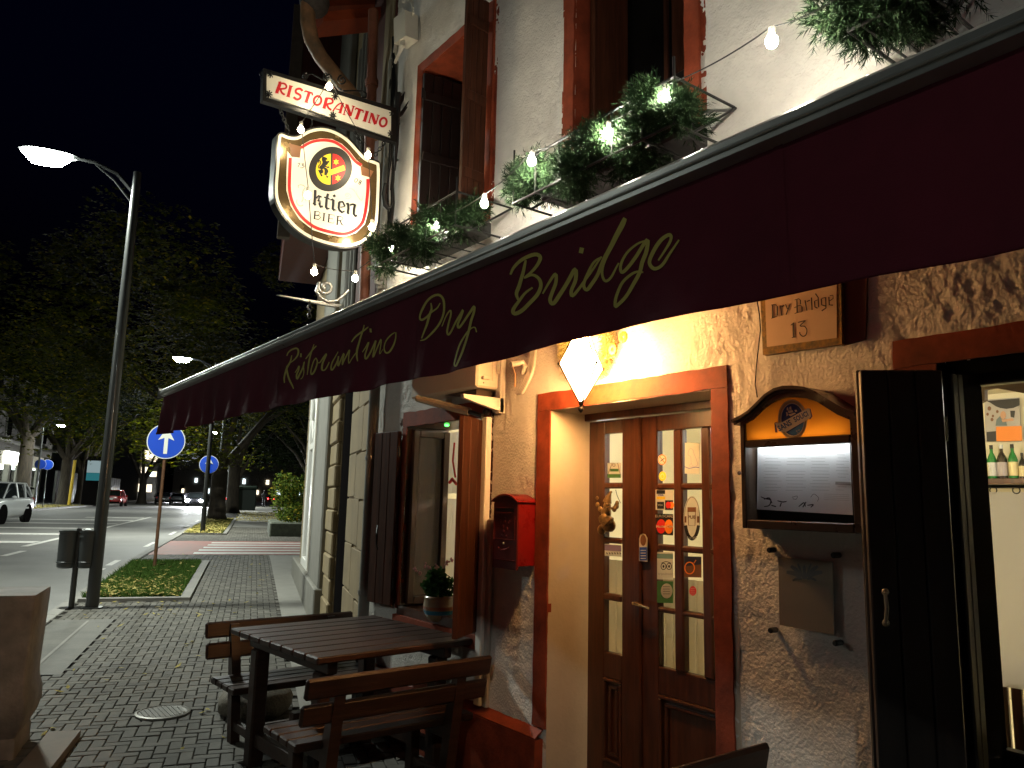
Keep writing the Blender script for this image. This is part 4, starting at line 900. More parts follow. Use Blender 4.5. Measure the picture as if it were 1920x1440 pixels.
# fretted wooden bench behind the glass, below the curtain
fbk=thing('fretted_bench_back','dark red wooden bench back with cut slots seen under the cream curtain','bench',XP(1890,1330,.5))
zz0,zz1=fz(1880,1400,-.5),fz(1880,1275,-.5)
for k in range(5):
    y_=fy(1845+k*26,1300,-.5); MB().bbox((.49,y_-.035,zz0-.3),(.51,y_,zz1+.05),.004).build('slat',M['doorwood'],fbk)
MB().bbox((.485,-.2,zz1),(.515,1.05,zz1+.06),.006).build('rail',M['doorwood'],fbk); MB().bbox((.485,-.2,zz0),(.515,1.05,zz0+.03),.006).build('rail',M['doorwood'],fbk)
# photo, shelf and bottles on the back wall
bx=4.44
PX=lambda x,y,l=0: XP(1820+x/6,700+y/6,bx-l)
ph=thing('wall_photograph','framed colour photograph with orange counter hanging above the bottle shelf','picture',PX(370,520))
def poly3(name,pts,m,l,par): 
    mb=MB(); mb.add([PX(x,y,l) for x,y in pts],[tuple(range(len(pts)))]); return mb.build(name,m,par,recalc=False)
MB().prism([PX(165,300,.0),PX(550,275,.0),PX(580,765,.0),PX(180,768,.0)],(-.02,0,0)).build('print_base',pm_('print_palegrey',(.45,.43,.42)),ph)
poly3('dark_canopy',[(175,310),(548,280),(550,360),(480,390),(400,400),(330,390),(280,370),(220,330)],pk,.024,ph)
poly3('orange_counter',[(285,600),(575,590),(580,760),(290,765)],po,.024,ph); poly3('dark_corner',[(178,660),(285,650),(288,765),(182,767)],pk,.024,ph)
poly3('figure_clothing',[(290,520),(330,480),(380,490),(400,540),(410,590),(280,590)],pm_('print_bluegrey',(.12,.17,.20)),.026,ph); poly3('figure_face',ell(365,470,32,45),pm_('print_skin',(.55,.32,.20)),.028,ph)
poly3('figure_arm',[(345,520),(470,505),(490,530),(360,550)],M['print_skin'],.0285,ph)
poly3('dark_screen',[(445,420),(500,420),(490,500),(450,490)],pk,.026,ph)
for (x,y,r) in((210,395,22),(190,460,16),(240,520,18),(300,430,16),(250,480,14)): poly3('mottle',ell(x,y,r,r*1.2,n=7),pbr,.026,ph)
shf=thing('bottle_shelf','wooden shelf across the back wall of the dining room','shelf',PX(300,1200))
zs_=PX(300,1188,.1).z; MB().bbox((bx-.22,-.8,zs_-.045),(bx-.002,3.2,zs_),.004).build('board',M['doorwood'],shf)
def bottle(x,w,htop,kind,label):
    p=XP(1820+x/6,700+1190/6,bx-.11); s=(p-CAM).dot(cf)/F/6
    H_=(1188-htop)*s; r=w*s/2; t=thing('bottle',label,'bottle',(p.x,p.y,zs_+.001),'bottles on the dining room shelf')
    gm=M.setdefault('bot_'+kind,mat('bottle_'+kind,dict(green=(.02,.22,.05),black=(.012,.012,.015),dark=(.03,.02,.02))[kind],.08,coat=.5))
    MB().lathe([(r*.95,.0),(r,.01),(r,H_*.55),(r*.75,H_*.66),(r*.35,H_*.78),(r*.33,H_*.9)],(p.x,p.y,zs_+.001),16).build('glass_body',gm,t,smooth=50)
    MB().lathe([(r*.38,H_*.88),(r*.38,H_*1.0)],(p.x,p.y,zs_+.001),12).build('cap',dict(green=pk,black=pk,dark=M['paper'])[kind],t)
    return t,r,H_,p
for x,w,ht,kd,lc,lb in((162,80,830,'green',py_,'green bottle with yellow label at the left end of the shelf'),(255,95,810,'green',M['paper'],'second bottle from the left with green neck and white label'),(368,105,805,'dark',pm_('print_palelilac',(.5,.45,.5)),'dark bottle with silver neck and round pale label'),(492,95,800,'green',M['print_cream'],'green bottle with cream rectangular label right of the silver necked one'),(598,80,900,'black',M['print_cream'],'short dark bottle at the right edge of the window')):
    t,r,H_,p=bottle(x,w,ht,kd,lb)
    MB().lathe([(r*1.01,H_*.08),(r*1.015,H_*.10),(r*1.015,H_*.46),(r*1.01,H_*.48)],(p.x,p.y,zs_+.001),16).build('label',lc,t,smooth=50)
# drapery over the top left corner inside
dpm=thing('dark_drape','brown cloth swag in the top corner of the dining room window','drape',XP(1850,745,.6)); MB().prism([XP(1832,722,.55),XP(1925,712,.55),XP(1925,738,.55),XP(1865,727,.55),XP(1846,730,.55),XP(1846,750,.55),XP(1832,757,.55)],(.03,0,0)).build('cloth',mat('brown_cloth',(.16,.11,.08),.8,var=.3,scale=15),dpm)
# ------------------------------------------------------------------ white conduit, pipe, junction box
cdt=thing('white_conduit','white square conduit running down the wall left of the mailbox','pipe',(-.03,3.85,.4)); MB().bbox((-.055,3.825,.43),(-.012,3.885,2.12),.006).build('conduit',M['white'],cdt)
c2=thing('grey_conduit','dull grey conduit between the shutter and the white one','pipe',(-.03,3.80,.4)); MB().bbox((-.04,3.775,.43),(-.012,3.818,1.5),.006).build('conduit',M['cableg'],c2)
dp=thing('downpipe','grey painted downpipe at the corner of the restaurant','pipe',(-.06,5.36,0)); 
MB().tube([(-.06,5.36,.1),(-.06,5.36,2.7),(-.06,5.33,3.2),(-.06,5.33,5.2)],.042,12).build('pipe',M['greystone'],dp,smooth=True)
for z in(.9,1.9,3.4): MB().tube([(-.06,5.36,z),(-.06,5.36,z+.03)],.05,12).build('clamp',M['irongrey'],dp)
jb=thing('junction_box','pale grey electric junction box high at the building corner','box',FP(745,80,.05)); a=FP(737,48,.10); b=FP(757,80,.0)
MB().prism([FP(738,35,.14),FP(759,18,.14),FP(760,66,.14),FP(739,82,.14)],(.12,0,0)).build('case',M['offwhite'],jb)
cb=thing('cable_bundle','tangled dark and grey cables running down the corner above the signs','cables',FP(740,200,.05))
for k in range(7):
    pts=[FP(741+random.uniform(-5,5),70,.06+.01*k)]
    for yy in range(110,480,45): pts.append(FP(738-yy*.018+random.uniform(-5,5)+k*.8,yy,.05+random.uniform(0,.05)))
    MB().tube(pts,random.choice([.008,.012,.016]),6).build('cable',M[random.choice(['cableg','iron','cableg'])],cb,smooth=True)
for k in range(3): MB().tube([FP(752+k*3,66,.1),FP(753+k*2,85,.12),FP(746,105,.1),FP(738,125,.08),FP(733,150,.07)],.012,7).build('cable',M['offwhite'],cb,smooth=True)
for k in range(3): MB().tube([FP(768+k*2,0,.06),FP(775,15+k*4,.08),FP(771,36,.06),FP(762,45,.05)],.008,6).build('cable',M['offwhite'],cb,smooth=True)
# ------------------------------------------------------------------ AWNING
AW=1.6; YA,YB=5.21,-.9
aw=thing('awning','maroon retractable awning with grey front bar and gold script lettering','awning',(-AW,2.2,2.2))
prof=[(-.035,.0),(-.04,.028),(-.02,.044),(.02,.048),(.04,.036),(.04,.0),(.0,-.012)]
mb=MB(); n=len(prof)
ztop=2.222
vs=[(-AW+px,y,ztop+pz) for y in(YA,YB) for px,pz in prof]; mb.add(vs,[(i,(i+1)%n,(i+1)%n+n,i+n) for i in range(n)]+[tuple(range(n)),tuple(reversed(range(n,2*n)))])
mb.build('front_bar',M['alu'],aw,smooth=25)
mb=MB(); mb.bbox((-AW-.043,YB,ztop+.010),(-AW-.034,YA-.002,ztop+.016),.002); mb.bbox((-AW-.045,YA,ztop-.014),(-AW+.045,YA+.012,ztop+.05),.003); mb.build('bar_trim',M['alu'],aw)
mb=MB(); nx,nz=460,14
def vx(y,k):   # hanging folds, deepest at the free end
    A=.005+.024*math.exp(-(YA-y)/1.1); return A*math.sin(y*21+2*math.sin(y*3.1))*k**1.3+.006*math.sin(y*7+1)*k+.012*float(perlin(y*4,k*1.5,31))*k+.0035*float(perlin(y*16,k*5,32))*min(1,k*3)
for i in range(nx+1):
    y=YA-.01+(YB-YA)*i/nx
    for j in range(nz+1):
        k=j/nz; zb2=float(np.interp(y,[-1,.37,.77,1.30,1.65,2.22,3.44,5.06],[1.938,1.945,1.955,1.962,1.951,1.958,1.972,1.976]))+.002*math.sin(y*13); z=ztop-.002+(zb2-ztop)*k
        mb.v.append((-AW-.012-vx(y,k),y,z))
for i in range(nx):
    for j in range(nz): q_=i*(nz+1)+j; mb.f.append((q_,q_+1,q_+nz+2,q_+nz+1))
mb.build('valance',M['maroon'],aw,smooth=True,recalc=False)
for ys_ in(4.3,3.1,1.95,.72):
    mb=MB()
    for j in range(nz+1):
        k=j/nz; z=ztop-.002+(float(np.interp(ys_,[-1,.37,.77,1.30,1.65,2.22,3.44,5.06],[1.938,1.945,1.955,1.962,1.951,1.958,1.972,1.976]))+.003-ztop)*k
        for o_ in(-.009,.009): mb.v.append((-AW-.0135-vx(ys_,k),ys_+o_,z))
    for j in range(nz): mb.f.append((2*j,2*j+1,2*j+3,2*j+2))
    mb.build('seam',M['maroon'],aw,recalc=False)
mb=MB()
for i in range(nx+1):
    y=YA-.01+(YB-YA)*i/nx; zb2=float(np.interp(y,[-1,.37,.77,1.30,1.65,2.22,3.44,5.06],[1.938,1.945,1.955,1.962,1.951,1.958,1.972,1.976]))+.002*math.sin(y*13)
    for dz_,kk in((.0,1),(.014,.95)): mb.v.append((-AW-.0138-vx(y,kk),y,zb2+dz_))
for i in range(nx): mb.f.append((2*i,2*i+1,2*i+3,2*i+2))
mb.build('hem',M['maroon'],aw,recalc=False)
mb=MB()
for i in range(41):
    y=YA-.01+(YB-YA)*i/40
    for j in range(13):
        k=j/12; mb.v.append((-AW+(AW-.03)*k,y,ztop+.03+(2.82-ztop)*k-.03*math.sin(PI*k)))
for i in range(40):
    for j in range(12): q_=i*13+j; mb.f.append((q_,q_+13,q_+14,q_+1))
mb.build('canopy',M['maroon'],aw,smooth=True,recalc=False)
MB().bbox((-.13,YB,2.80),(-.012,YA,2.92),.02).build('wall_cassette',M['alu'],aw)
for y in(4.9,2.95,.4):
    MB().tube([(-.06,y,2.72),(-.75,y-.35,2.50),(-AW+.04,y-.05,ztop+.03)],.022,8).build('folding_arm',M['alu'],aw)
# gold script on the valance, following its folds
AWS=AW+.0
def amp_(px,py,l):
    p=FP(px,py,AWS+.012); k=max(0,min(1,(ztop-p.z)/(ztop-1.965))); return Vector((-AW-.012-vx(p.y,k)-l,p.y,p.z))
mb=MB()
z8=lambda p: Z(p,520,580,8)
R_=[[(150,700),(170,650),(220,605),(290,585),(318,620),(305,690),(260,750),(195,800)],[(218,690),(195,780),(155,870),(130,960),(118,1040),(120,1105)],[(185,805),(150,870),(160,950),(190,1060),(215,1130),(238,1190)],
[(265,950),(300,890),(325,850),(315,910),(290,985),(300,1045),(340,960),(385,860),(405,790),(392,860),(402,950),(385,1015),(350,1048)],
[(562,525),(525,640),(495,760),(475,880),(470,985)],[(428,745),(480,690),(540,610),(600,550)],
[(600,730),(565,775),(535,860),(528,945),(550,978),(585,930),(612,850),(618,780),(600,730)],[(612,800),(650,800),(690,740),(742,670),(720,735),(690,810),(680,880),(690,915),(725,900),(775,790)],
[(905,635),(860,710),(815,790),(798,870),(810,910),(850,850),(895,760),(912,700),(900,790),(900,845),(950,760),(1005,665),(990,740),(970,830),(1020,740),(1090,610),(1078,700),(1080,810),(1130,740),(1190,640)],
[(1303,235),(1280,330),(1240,450),(1200,590),(1190,690),(1200,778)],[(1122,492),(1170,420),(1240,360),(1320,300),(1365,262)],
[(1262,640),(1310,560),(1350,490),(1325,580),(1300,680),(1312,742),(1370,660),(1470,470),(1450,560),(1412,715),(1480,600),(1555,450),(1550,560),(1545,670),(1600,600)],
[(1775,348),(1715,390),(1650,480),(1622,580),(1650,652),(1700,640),(1755,540),(1790,430),(1790,345)]]
for p in R_: stroke(mb,z8(p),3.1,amp_,.0015,n=4,taper=True)
for x,y in((360,690),(1390,315)): stroke(mb,z8([(x,y-28),(x-2,y+28)]),3.2,amp_,.0015,n=1)
mb.build('gold_lettering',M['gold'],aw,recalc=False); mb=MB()
z7=lambda p: Z(p,770,520,7.2)
for p in [[(290,350),(305,430),(285,500),(265,570),(235,680),(180,830)],[(415,350),(375,420),(300,480),(240,545),(180,580),(143,545),(165,450),(230,330),(310,260),(390,240),(450,290),(472,390),(460,500),(400,630),(310,760),(230,840),(165,860)],
 [(435,665),(490,540),(552,450),(558,520),(520,640),(500,730),(515,775),(570,710),(650,570),(728,445),(700,540),(658,640),(675,682),(750,600),(820,490),(878,398),(875,480),(845,590),(820,700),(785,830),(735,980),(680,1120),(645,1195),(610,1180),(625,1090),(690,910),(760,790),(830,705),(890,680),(912,745)]]: stroke(mb,z7(p),4.4,amp_,.0015,n=4,taper=True)
mb.build('gold_lettering',M['gold'],aw,recalc=False); mb=MB()
z5=lambda p: Z(p,940,400,5.333)
for p in [[(92,612),(130,540),(220,460),(340,412),(395,440),(372,510),(305,590),(235,645)],[(250,470),(220,600),(185,720),(150,800),(165,865)],[(235,650),(320,618),(385,655),(403,725),(370,810),(300,890),(200,970),(115,1000),(110,955),(180,870),(240,800),(322,745)],
 [(418,805),(480,700),(548,608),(550,690),(518,790),(498,870),(530,905),(590,810),(670,670),(742,560),(740,660),(700,770),(712,825),(780,745),(850,640),(1012,435)],
 [(1012,440),(930,490),(860,600),(820,710),(850,765),(900,700),(970,590),(1040,450),(1120,300),(1190,160),(1242,55),(1225,130),(1150,270),(1060,430),(1008,580),(1030,672),(1095,645),(1185,500)],
 [(1480,280),(1380,315),(1270,400),(1210,510),(1212,592),(1280,550),(1380,430),(1485,275),(1480,380),(1430,500),(1400,600),(1330,710),(1250,830),(1170,905),(1132,925),(1140,830),(1200,710),(1290,630),(1370,590),(1440,595)],
 [(1600,480),(1665,380),(1720,270),(1705,222),(1625,270),(1545,390),(1505,500),(1560,562),(1640,530),(1720,410),(1805,275)]]: stroke(mb,z5(p),7.2,amp_,.0015,n=4,taper=True)
stroke(mb,z5([(812,345),(800,400)]),8,amp_,.0015,n=1)
mb.build('gold_lettering',M['gold'],aw,recalc=False)
# tiny led string on the bar
lg=thing('led_string','thin string of tiny lights along the top of the awning bar','lights',(-AW,3,2.29))
mb=MB(); mb.tube([(-AW+.01+.01*math.sin(k),YA-.1-k*.11,ztop+.054) for k in range(50)],.0022,5); mb.build('wire',M['cableg'],lg)
for k in range(15): MB().sphere((-AW+.01,YA-.35-k*.33,ztop+.058),.005,6,4).build('led',M['bulbled'],lg)
# ------------------------------------------------------------------ HANGING SIGNS
SY=5.05; sy=ymap(SY-.034); SF=lambda x,y,l=0: YP(x,y,SY-l)
t1=thing('ristorantino_sign','cream box sign with red lettering RISTORANTINO in a black iron frame','sign',SF(735,240))
z4=lambda x,y: (490+x/7.385,130+y/7.385)
M['signcream']=mat('cream_sign_sheet',(.74,.71,.60),.3)
MB().prism([YP(*z4(*p),SY-.03) for p in((62,45),(1800,575),(1795,950),(55,350))],(0,.06,0)).build('panel',M['signcream'],t1)
mb=MB(); fo=[(30,-18),(1870,535),(1870,1010),(15,430)]; fi=[(76,42),(1800,575),(1797,958),(70,388)]
for i in range(4):
    j=(i+1)%4; mb.prism([YP(*z4(*p),SY-.034) for p in(fo[i],fo[j],fi[j],fi[i])],(0,.05,0))
mb.build('iron_frame',M['iron'],t1)
rs=lambda p: [z4(x,y) for x,y in p]
sg_=ymap(SY-.0305)
mb=MB()
LT=[([(268,178),(240,250),(212,322)],46,1),([(240,195),(310,195),(345,225),(335,262),(262,272)],27,3),([(258,262),(285,325),(325,352)],28,3),
([(408,228),(372,372)],42,1),([(572,300),(535,268),(485,280),(480,322),(535,355),(540,395),(495,418),(445,385)],32,3),([(598,318),(612,300),(705,330),(708,362)],24,1),([(662,325),(620,455)],42,1),
([(905,398),(868,535)],44,1),([(890,400),(960,405),(990,435),(975,468),(905,482)],26,3),([(905,478),(930,535),(968,562)],28,3),
([(990,578),(1050,500),(1110,465)],20,3),([(1130,462),(1090,602)],36,1),([(1030,548),(1100,562)],15,1),
([(1178,492),(1142,625)],18,1),([(1185,492),(1235,648)],42,1),([(1278,512),(1238,645)],20,1),
([(1300,560),(1312,538),(1408,572),(1410,600)],24,1),([(1362,560),(1318,682)],42,1),([(1468,580),(1428,718)],42,1),
([(1525,610),(1490,738)],18,1),([(1530,612),(1580,762)],42,1),([(1622,638),(1585,758)],20,1)]
for p,w,n in LT: stroke(mb,rs(p),w/7.385,sg_,.001,n=n)
for (cx_,cy_,rx,ry) in((778,432,52,62),(1688,732,46,60)): stroke(mb,rs(ell(cx_,cy_,rx,ry,.25,n=20)),4.2,sg_,.001,closed=True,n=1)
for p in([(235,178),(275,172)],[(190,325),(240,330)],[(385,222),(438,238)],[(345,370),(400,385)],[(595,452),(648,464)],[(845,532),(892,545)],[(1065,598),(1112,608)],[(1165,482),(1200,495)],[(1125,622),(1165,632)],[(1255,505),(1300,518)],[(1290,680),(1342,692)],[(1442,575),(1492,590)],[(1400,712),(1452,725)],[(1512,602),(1545,614)],[(1475,732),(1515,745)],[(1600,630),(1640,642)]): stroke(mb,rs(p),1.7,sg_,.0016,n=1)
mb.build('red_lettering',pm_('print_signred',(.50,.008,.012)),t1,recalc=False)
mb=MB()
for x,y in((130,65),(105,345),(1020,372),(990,640),(1820,610),(1800,890)):
    for k in range(4):
        a=PI*k/4+.2; c_,s_=math.cos(a)*52,math.sin(a)*52; stroke(mb,rs([(x-c_,y-s_*1.1),(x,y),(x+c_,y+s_*1.1)]),2.6,ymap(SY-.035),.001,n=1,taper=True)
    mb.sphere(YP(*z4(x,y),SY-.036),.010,8,6)
mb.build('star_rivets',M['iron'],t1)
# scroll ironwork over the sign and wall post
def spiral(cx,cy,r0,r1,turns,a0,n=26,dr=1): return [(cx+(r0+(r1-r0)*k/n)*math.cos(a0+dr*2*PI*turns*k/n),cy+(r0+(r1-r0)*k/n)*math.sin(a0+dr*2*PI*turns*k/n)) for k in range(n+1)]
mb=MB()
def itube(pts,r,y=SY): MB().tube([YP(*z4(x,y_),y) for x,y_ in pts],r,7).build('scroll',M['iron'],t1,smooth=True)
itube(spiral(605,80,10,50,1.4,0)+[(700,60),(860,150)],.005); itube(spiral(925,105,10,68,1.5,1)+[(1010,180),(1050,240),(1110,290)],.006); itube(spiral(1120,150,12,70,1.4,2),.006); itube([(1130,300),(1260,295),(1400,300),(1455,335),(1450,385),(1400,390),(1385,350)],.006)
itube(spiral(10,65,8,60,1.3,0),.005); itube(spiral(30,180,6,38,1.2,0),.006)
itube([(640,640),(700,690),(710,760),(680,790)],.005); itube([(1250,840),(1300,860),(1320,830)],.006)
br=thing('sign_bracket_post','black wrought iron wall post with leaf finial holding the hanging signs','bracket',FP(745,260,.08))
mb=MB(); mb.tube([YP(747,175,SY),YP(745,215,SY),YP(743,270,SY),YP(741,320,SY)],[.028,.022,.02,.004],8)
for k in(-1,0,1): mb.tube([YP(747,200,SY),YP(749+k*5,186,SY),YP(750+k*9,172,SY)],[.014,.016,.003],6)
for s in((755,205,766,190),(752,212,764,200)): mb.tube([YP(747,218,SY),YP(s[0],s[1]+4,SY),YP(s[2],s[3],SY)],[.014,.012,.003],6)
mb.tube([YP(745,230,SY),FP(748,232,.0)],.012,6); mb.tube([YP(742,300,SY),FP(745,300,0)],.012,6)
mb.tube([YP(736,225,SY),YP(731,250,SY),YP(733,300,SY),YP(726,350,SY),YP(728,380,SY)],.007,6); mb.tube([YP(724,345,SY),YP(720,365,SY),YP(722,385,SY),YP(730,392,SY)],.02,8)
mb.build('iron_post',M['iron'],br,smooth=True)
# beer sign
t2=thing('beer_sign','shield shaped hanging beer sign with heraldic emblem and Aktien BIER lettering','sign',SF(640,250))
B0=[(112,175),(160,152),(235,180),(310,185),(370,150),(440,115),(560,92),(680,112),(790,165),(870,225),(950,310),(1040,405),(1120,435),(1180,470),(1192,560),(1190,720),(1180,960),(1160,1130),(1090,1250),(970,1335),(820,1362),(640,1338),(440,1270),(280,1160),(160,1020),(85,880),(68,740),(80,560),(92,380),(100,240)]
def densify(P,n=3):
    Q_=[];m=len(P)
    for i in range(m):
        a,b,c,d=[Vector(P[(i+k)%m]) for k in(-1,0,1,2)]
        for k in range(n): t=k/n; Q_.append(tuple(.5*((2*b)+(c-a)*t+(2*a-5*b+4*c-d)*t*t+(3*b-a-3*c+d)*t**3)))
    return Q_
B1=densify(B0)
def inset(P,d):
    m=len(P); out=[]
    ar=sum(P[i][0]*P[(i+1)%m][1]-P[(i+1)%m][0]*P[i][1] for i in range(m)); sg=1 if ar>0 else -1
    for i in range(m):
        a=Vector(P[(i-2)%m]); c=Vector(P[(i+2)%m]); t=(c-a).normalized(); n_=Vector((-t.y,t.x))*sg; out.append((P[i][0]+n_.x*d,P[i][1]+n_.y*d))
    return out
zb=lambda p: [(500+x/5.538,220+y/5.538) for x,y in p]
MB().prism([YP(x,y,SY-.045) for x,y in zb(B1)],(0,.09,0)).build('case',M['iron'],t2)
bm_=ymap(SY-.0455)
def lay(P,m,l,name):
    mb=MB(); poly(mb,zb(P),bm_,l); mb.build(name,m,t2,recalc=False)
M['goldbrown']=mat('dark_gold_foil',(.16,.105,.045),.25,metal=.6,var=.3,scale=5)
lay(inset(B1,18),M['signcream'],.001,'white_edge'); lay(inset(B1,48),M['goldbrown'],.002,'gold_band')
I0=[(215,350),(260,410),(345,420),(360,290),(450,240),(560,218),(680,225),(780,275),(860,350),(930,440),(990,490),(985,590),(1075,600),(1075,760),(1060,960),(1020,1110),(930,1200),(800,1245),(640,1220),(480,1170),(340,1060),(250,920),(205,760),(205,600)]
lay(I0,M['signcream'],.003,'white_line')
mb=MB(); rp_=[(245,420),(238,600),(238,760),(275,900),(360,1030),(490,1135),(640,1185),(800,1212),(915,1172),(995,1090),(1030,950),(1048,780),(1052,640)]
stroke(mb,zb(rp_),6.0,bm_,.004,n=3); stroke(mb,zb([(355,318),(450,262),(560,238),(680,248),(770,295),(850,370),(920,455),(985,500)]),5.5,bm_,.004,n=3); mb.build('red_ring',pm_('print_bright_red',(.62,.012,.012)),t2,recalc=False)
lay([(232,270),(350,300),(345,415),(262,405),(245,340)],pbr,.0045,'brown_scroll'); lay([(975,500),(1110,560),(1075,625),(985,600)],pbr,.0045,'brown_scroll')
zc=lambda p: [(570+x/13.71,265+y/13.71) for x,y in p]
def layc(P,m,l,name):
    mb=MB(); poly(mb,zc(P),bm_,l); return mb.build(name,m,t2,recalc=False)
layc(ell(680,715,560,600,.55,n=40),M['signcream'],.0048,'emblem_edge'); layc(ell(680,712,545,588,.55,n=40),pm_('print_offblack',(.022,.02,.018)),.0053,'emblem_ring')
cr_=ell(685,715,372,405,.5,n=48)
lf_=[p for p in cr_ if p[0]<=705]; lf_=sorted(lf_,key=lambda p:math.atan2(p[1]-715,p[0]-705)%(2*PI)); layc(lf_+[],py_,.0062,'emblem_yellow_half')
rt_=[p for p in cr_ if p[0]>=700]; rt_=sorted(rt_,key=lambda p:math.atan2(p[1]-715,p[0]-700)); layc(rt_,pm_('print_bright_red',(.62,.012,.012)),.0062,'emblem_red_half')
layc([(700,725),(1025,610),(1062,735),(690,868),(640,868),(640,725)],py_,.007,'emblem_bar')
for cx_,cy_ in((825,530),(873,945)):
    P=[]
    for k in range(12): a=PI*k/6-PI/2; r=88 if k%2==0 else 42; P.append((cx_+r*math.cos(a)*.95,cy_+r*math.sin(a)))
    layc(P,py_,.0072,'emblem_star')
layc([(480,390),(550,405),(600,440),(605,470),(560,480),(580,510),(640,500),(660,530),(620,560),(600,600),(560,620),(590,650),(640,640),(655,680),(610,690),(560,660),(525,665),(600,700),(632,770),(600,840),(580,870),(600,895),(625,890),(628,930),(590,940),(570,920),(575,880),(520,860),(525,800),(530,740),(500,700),(478,720),(500,780),(480,820),(440,830),(470,860),(480,890),(440,905),(420,860),(390,800),(355,740),(400,735),(440,730),(400,690),(395,650),(450,600),(478,540),(455,480),(460,430)],pk,.0078,'lion')
mb=MB(); stroke(mb,zc([(390,700),(370,640),(420,585),(425,520),(390,490),(380,560)]),1.8,bm_,.008); mb.build('lion_tail',pk,t2,recalc=False)
zk=lambda p: [(550+x/13.09,330+y/13.09) for x,y in p]
def nib(mb,pts,w,l=.0055,n=1): stroke(mb,zk(pts),w/13.09,bm_,l,n=n)
for off,m,lv,nm in((14,pgr,.0045,'letter_shadow'),(0,pk,.0052,'black_lettering')):
    mb=MB(); o=off
    KT=[([(535,340),(530,520),(515,680),(545,715)],62),([(480,660),(520,700)],40),([(560,545),(620,480),(655,500),(690,512)],38),([(640,500),(618,600)],34),([(590,600),(655,620)],34),([(655,600),(640,690),(665,760),(720,735)],52),
     ([(850,430),(815,560),(800,760),(840,815)],58),([(750,520),(810,525),(890,568)],34),([(830,810),(885,788)],30),([(975,500),(1030,470)],55),([(905,590),(975,560)],30),([(980,575),(975,700),(965,800),(1010,845)],60),([(1010,845),(1050,825)],28),
     ([(1125,640),(1110,780),(1130,840),(1200,895)],54),([(1115,640),(1210,630),(1262,740)],44),([(1262,745),(1150,765)],20),([(1195,900),(1255,850)],28),
     ([(1290,690),(1355,660)],34),([(1345,680),(1350,800),(1335,900),(1360,930)],58),([(1360,720),(1460,690),(1510,700)],40),([(1515,690),(1490,800),(1480,930),(1520,985),(1560,960)],58)]
    for p,w in KT: nib(mb,[(x+o,y+o) for x,y in p],w,lv)
    mb.build(nm,m,t2,recalc=False)
mb=MB()
for p,w in (([(535,865),(515,1055)],38),([(505,865),(610,870),(665,910),(620,955),(530,962)],17),([(530,962),(635,975),(672,1020),(620,1065),(500,1048)],18),([(757,910),(742,1100)],36),([(722,905),(795,922)],12),([(712,1092),(775,1108)],12),
 ([(880,935),(862,1140)],36),([(850,932),(1005,962)],13),([(1000,960),(1010,1000)],10),([(875,1035),(965,1052)],12),([(962,1030),(956,1072)],9),([(840,1130),(985,1160),(1005,1120)],13),([(1095,985),(1075,1190)],36),([(1060,985),(1170,995),(1225,1040),(1180,1085),(1095,1092)],18),([(1145,1090),(1190,1190),(1235,1212)],30),([(1050,1188),(1105,1200)],12)): nib(mb,p,w,.0052)
mb.build('black_lettering',pk,t2,recalc=False)
mb=MB(); nib(mb,[(130,290),(120,240),(180,215),(260,240),(290,290),(240,360),(225,460),(240,560),(200,640)],20,.005,3); nib(mb,[(90,580),(80,650),(130,720),(190,735),(240,710)],24,.005,3); nib(mb,[(370,350),(330,480),(290,600)],20,.005,3)
nib(mb,[(1290,460),(1330,440),(1350,490),(1300,500),(1275,450),(1340,420),(1420,500),(1350,560),(1280,540)],7,.005,3)
for k in range(4): nib(mb,[(1370+k*60,300+k*20),(1480+k*30,330+k*50),(1560+k*25,470+k*30),(1660,600),(1700,500+k*30)],6,.005,3)
mb.build('initial_flourish',pm_('print_red_bulb_washed',(.42,.30,.26)),t2,recalc=False)  # red of the initial paled to carry the bulb's wash-out in its colour
mb=MB(); stroke(mb,zb([(322,480),(345,478),(325,515)]),1.2,bm_,.005); stroke(mb,zb([(360,485),(385,482),(368,500),(392,505),(370,525),(350,522)]),1.2,bm_,.005); mb.build('year_numerals',pk,t2,recalc=False); mb=MB(); stroke(mb,zb(ell(928,655,14,20,.4,n=12)),1.3,bm_,.005,closed=True,n=1); stroke(mb,zb(ell(975,665,11,9,.4,n=10)),1.2,bm_,.005,closed=True,n=1); stroke(mb,zb(ell(966,685,11,10,.4,n=10)),1.2,bm_,.005,closed=True,n=1)
mb.build('year_numerals',pk,t2,recalc=False)
# chains
def chain(name,label,a,b,n,par=None,r=.012):
    t=thing(name,label,'chain',a)
    for i in range(n):
        c=a.lerp(b,(i+.5)/n); L_=(b-a).length/n*.66; d=(b-a).normalized(); s=d.cross(Vector((0,1,0))).normalized() if i%2 else Vector((0,1,0)); s=(s-d*s.dot(d)).normalized()
        mb=MB(); mb.tube([c+d*L_*math.cos(2*PI*k/10)+s*r*math.sin(2*PI*k/10) for k in range(11)],.0038,5,cap=False); mb.build('link',M['iron'],t,smooth=True)
chain('sign_chain','left chain from the upper sign to the beer sign',SF(524,203),SF(542,247),7); chain('sign_chain','right chain from the upper sign to the beer sign',SF(724,262),SF(703,292),6); chain('sign_chain','middle chain hanging under the upper sign',SF(664,246),SF(676,268),4)
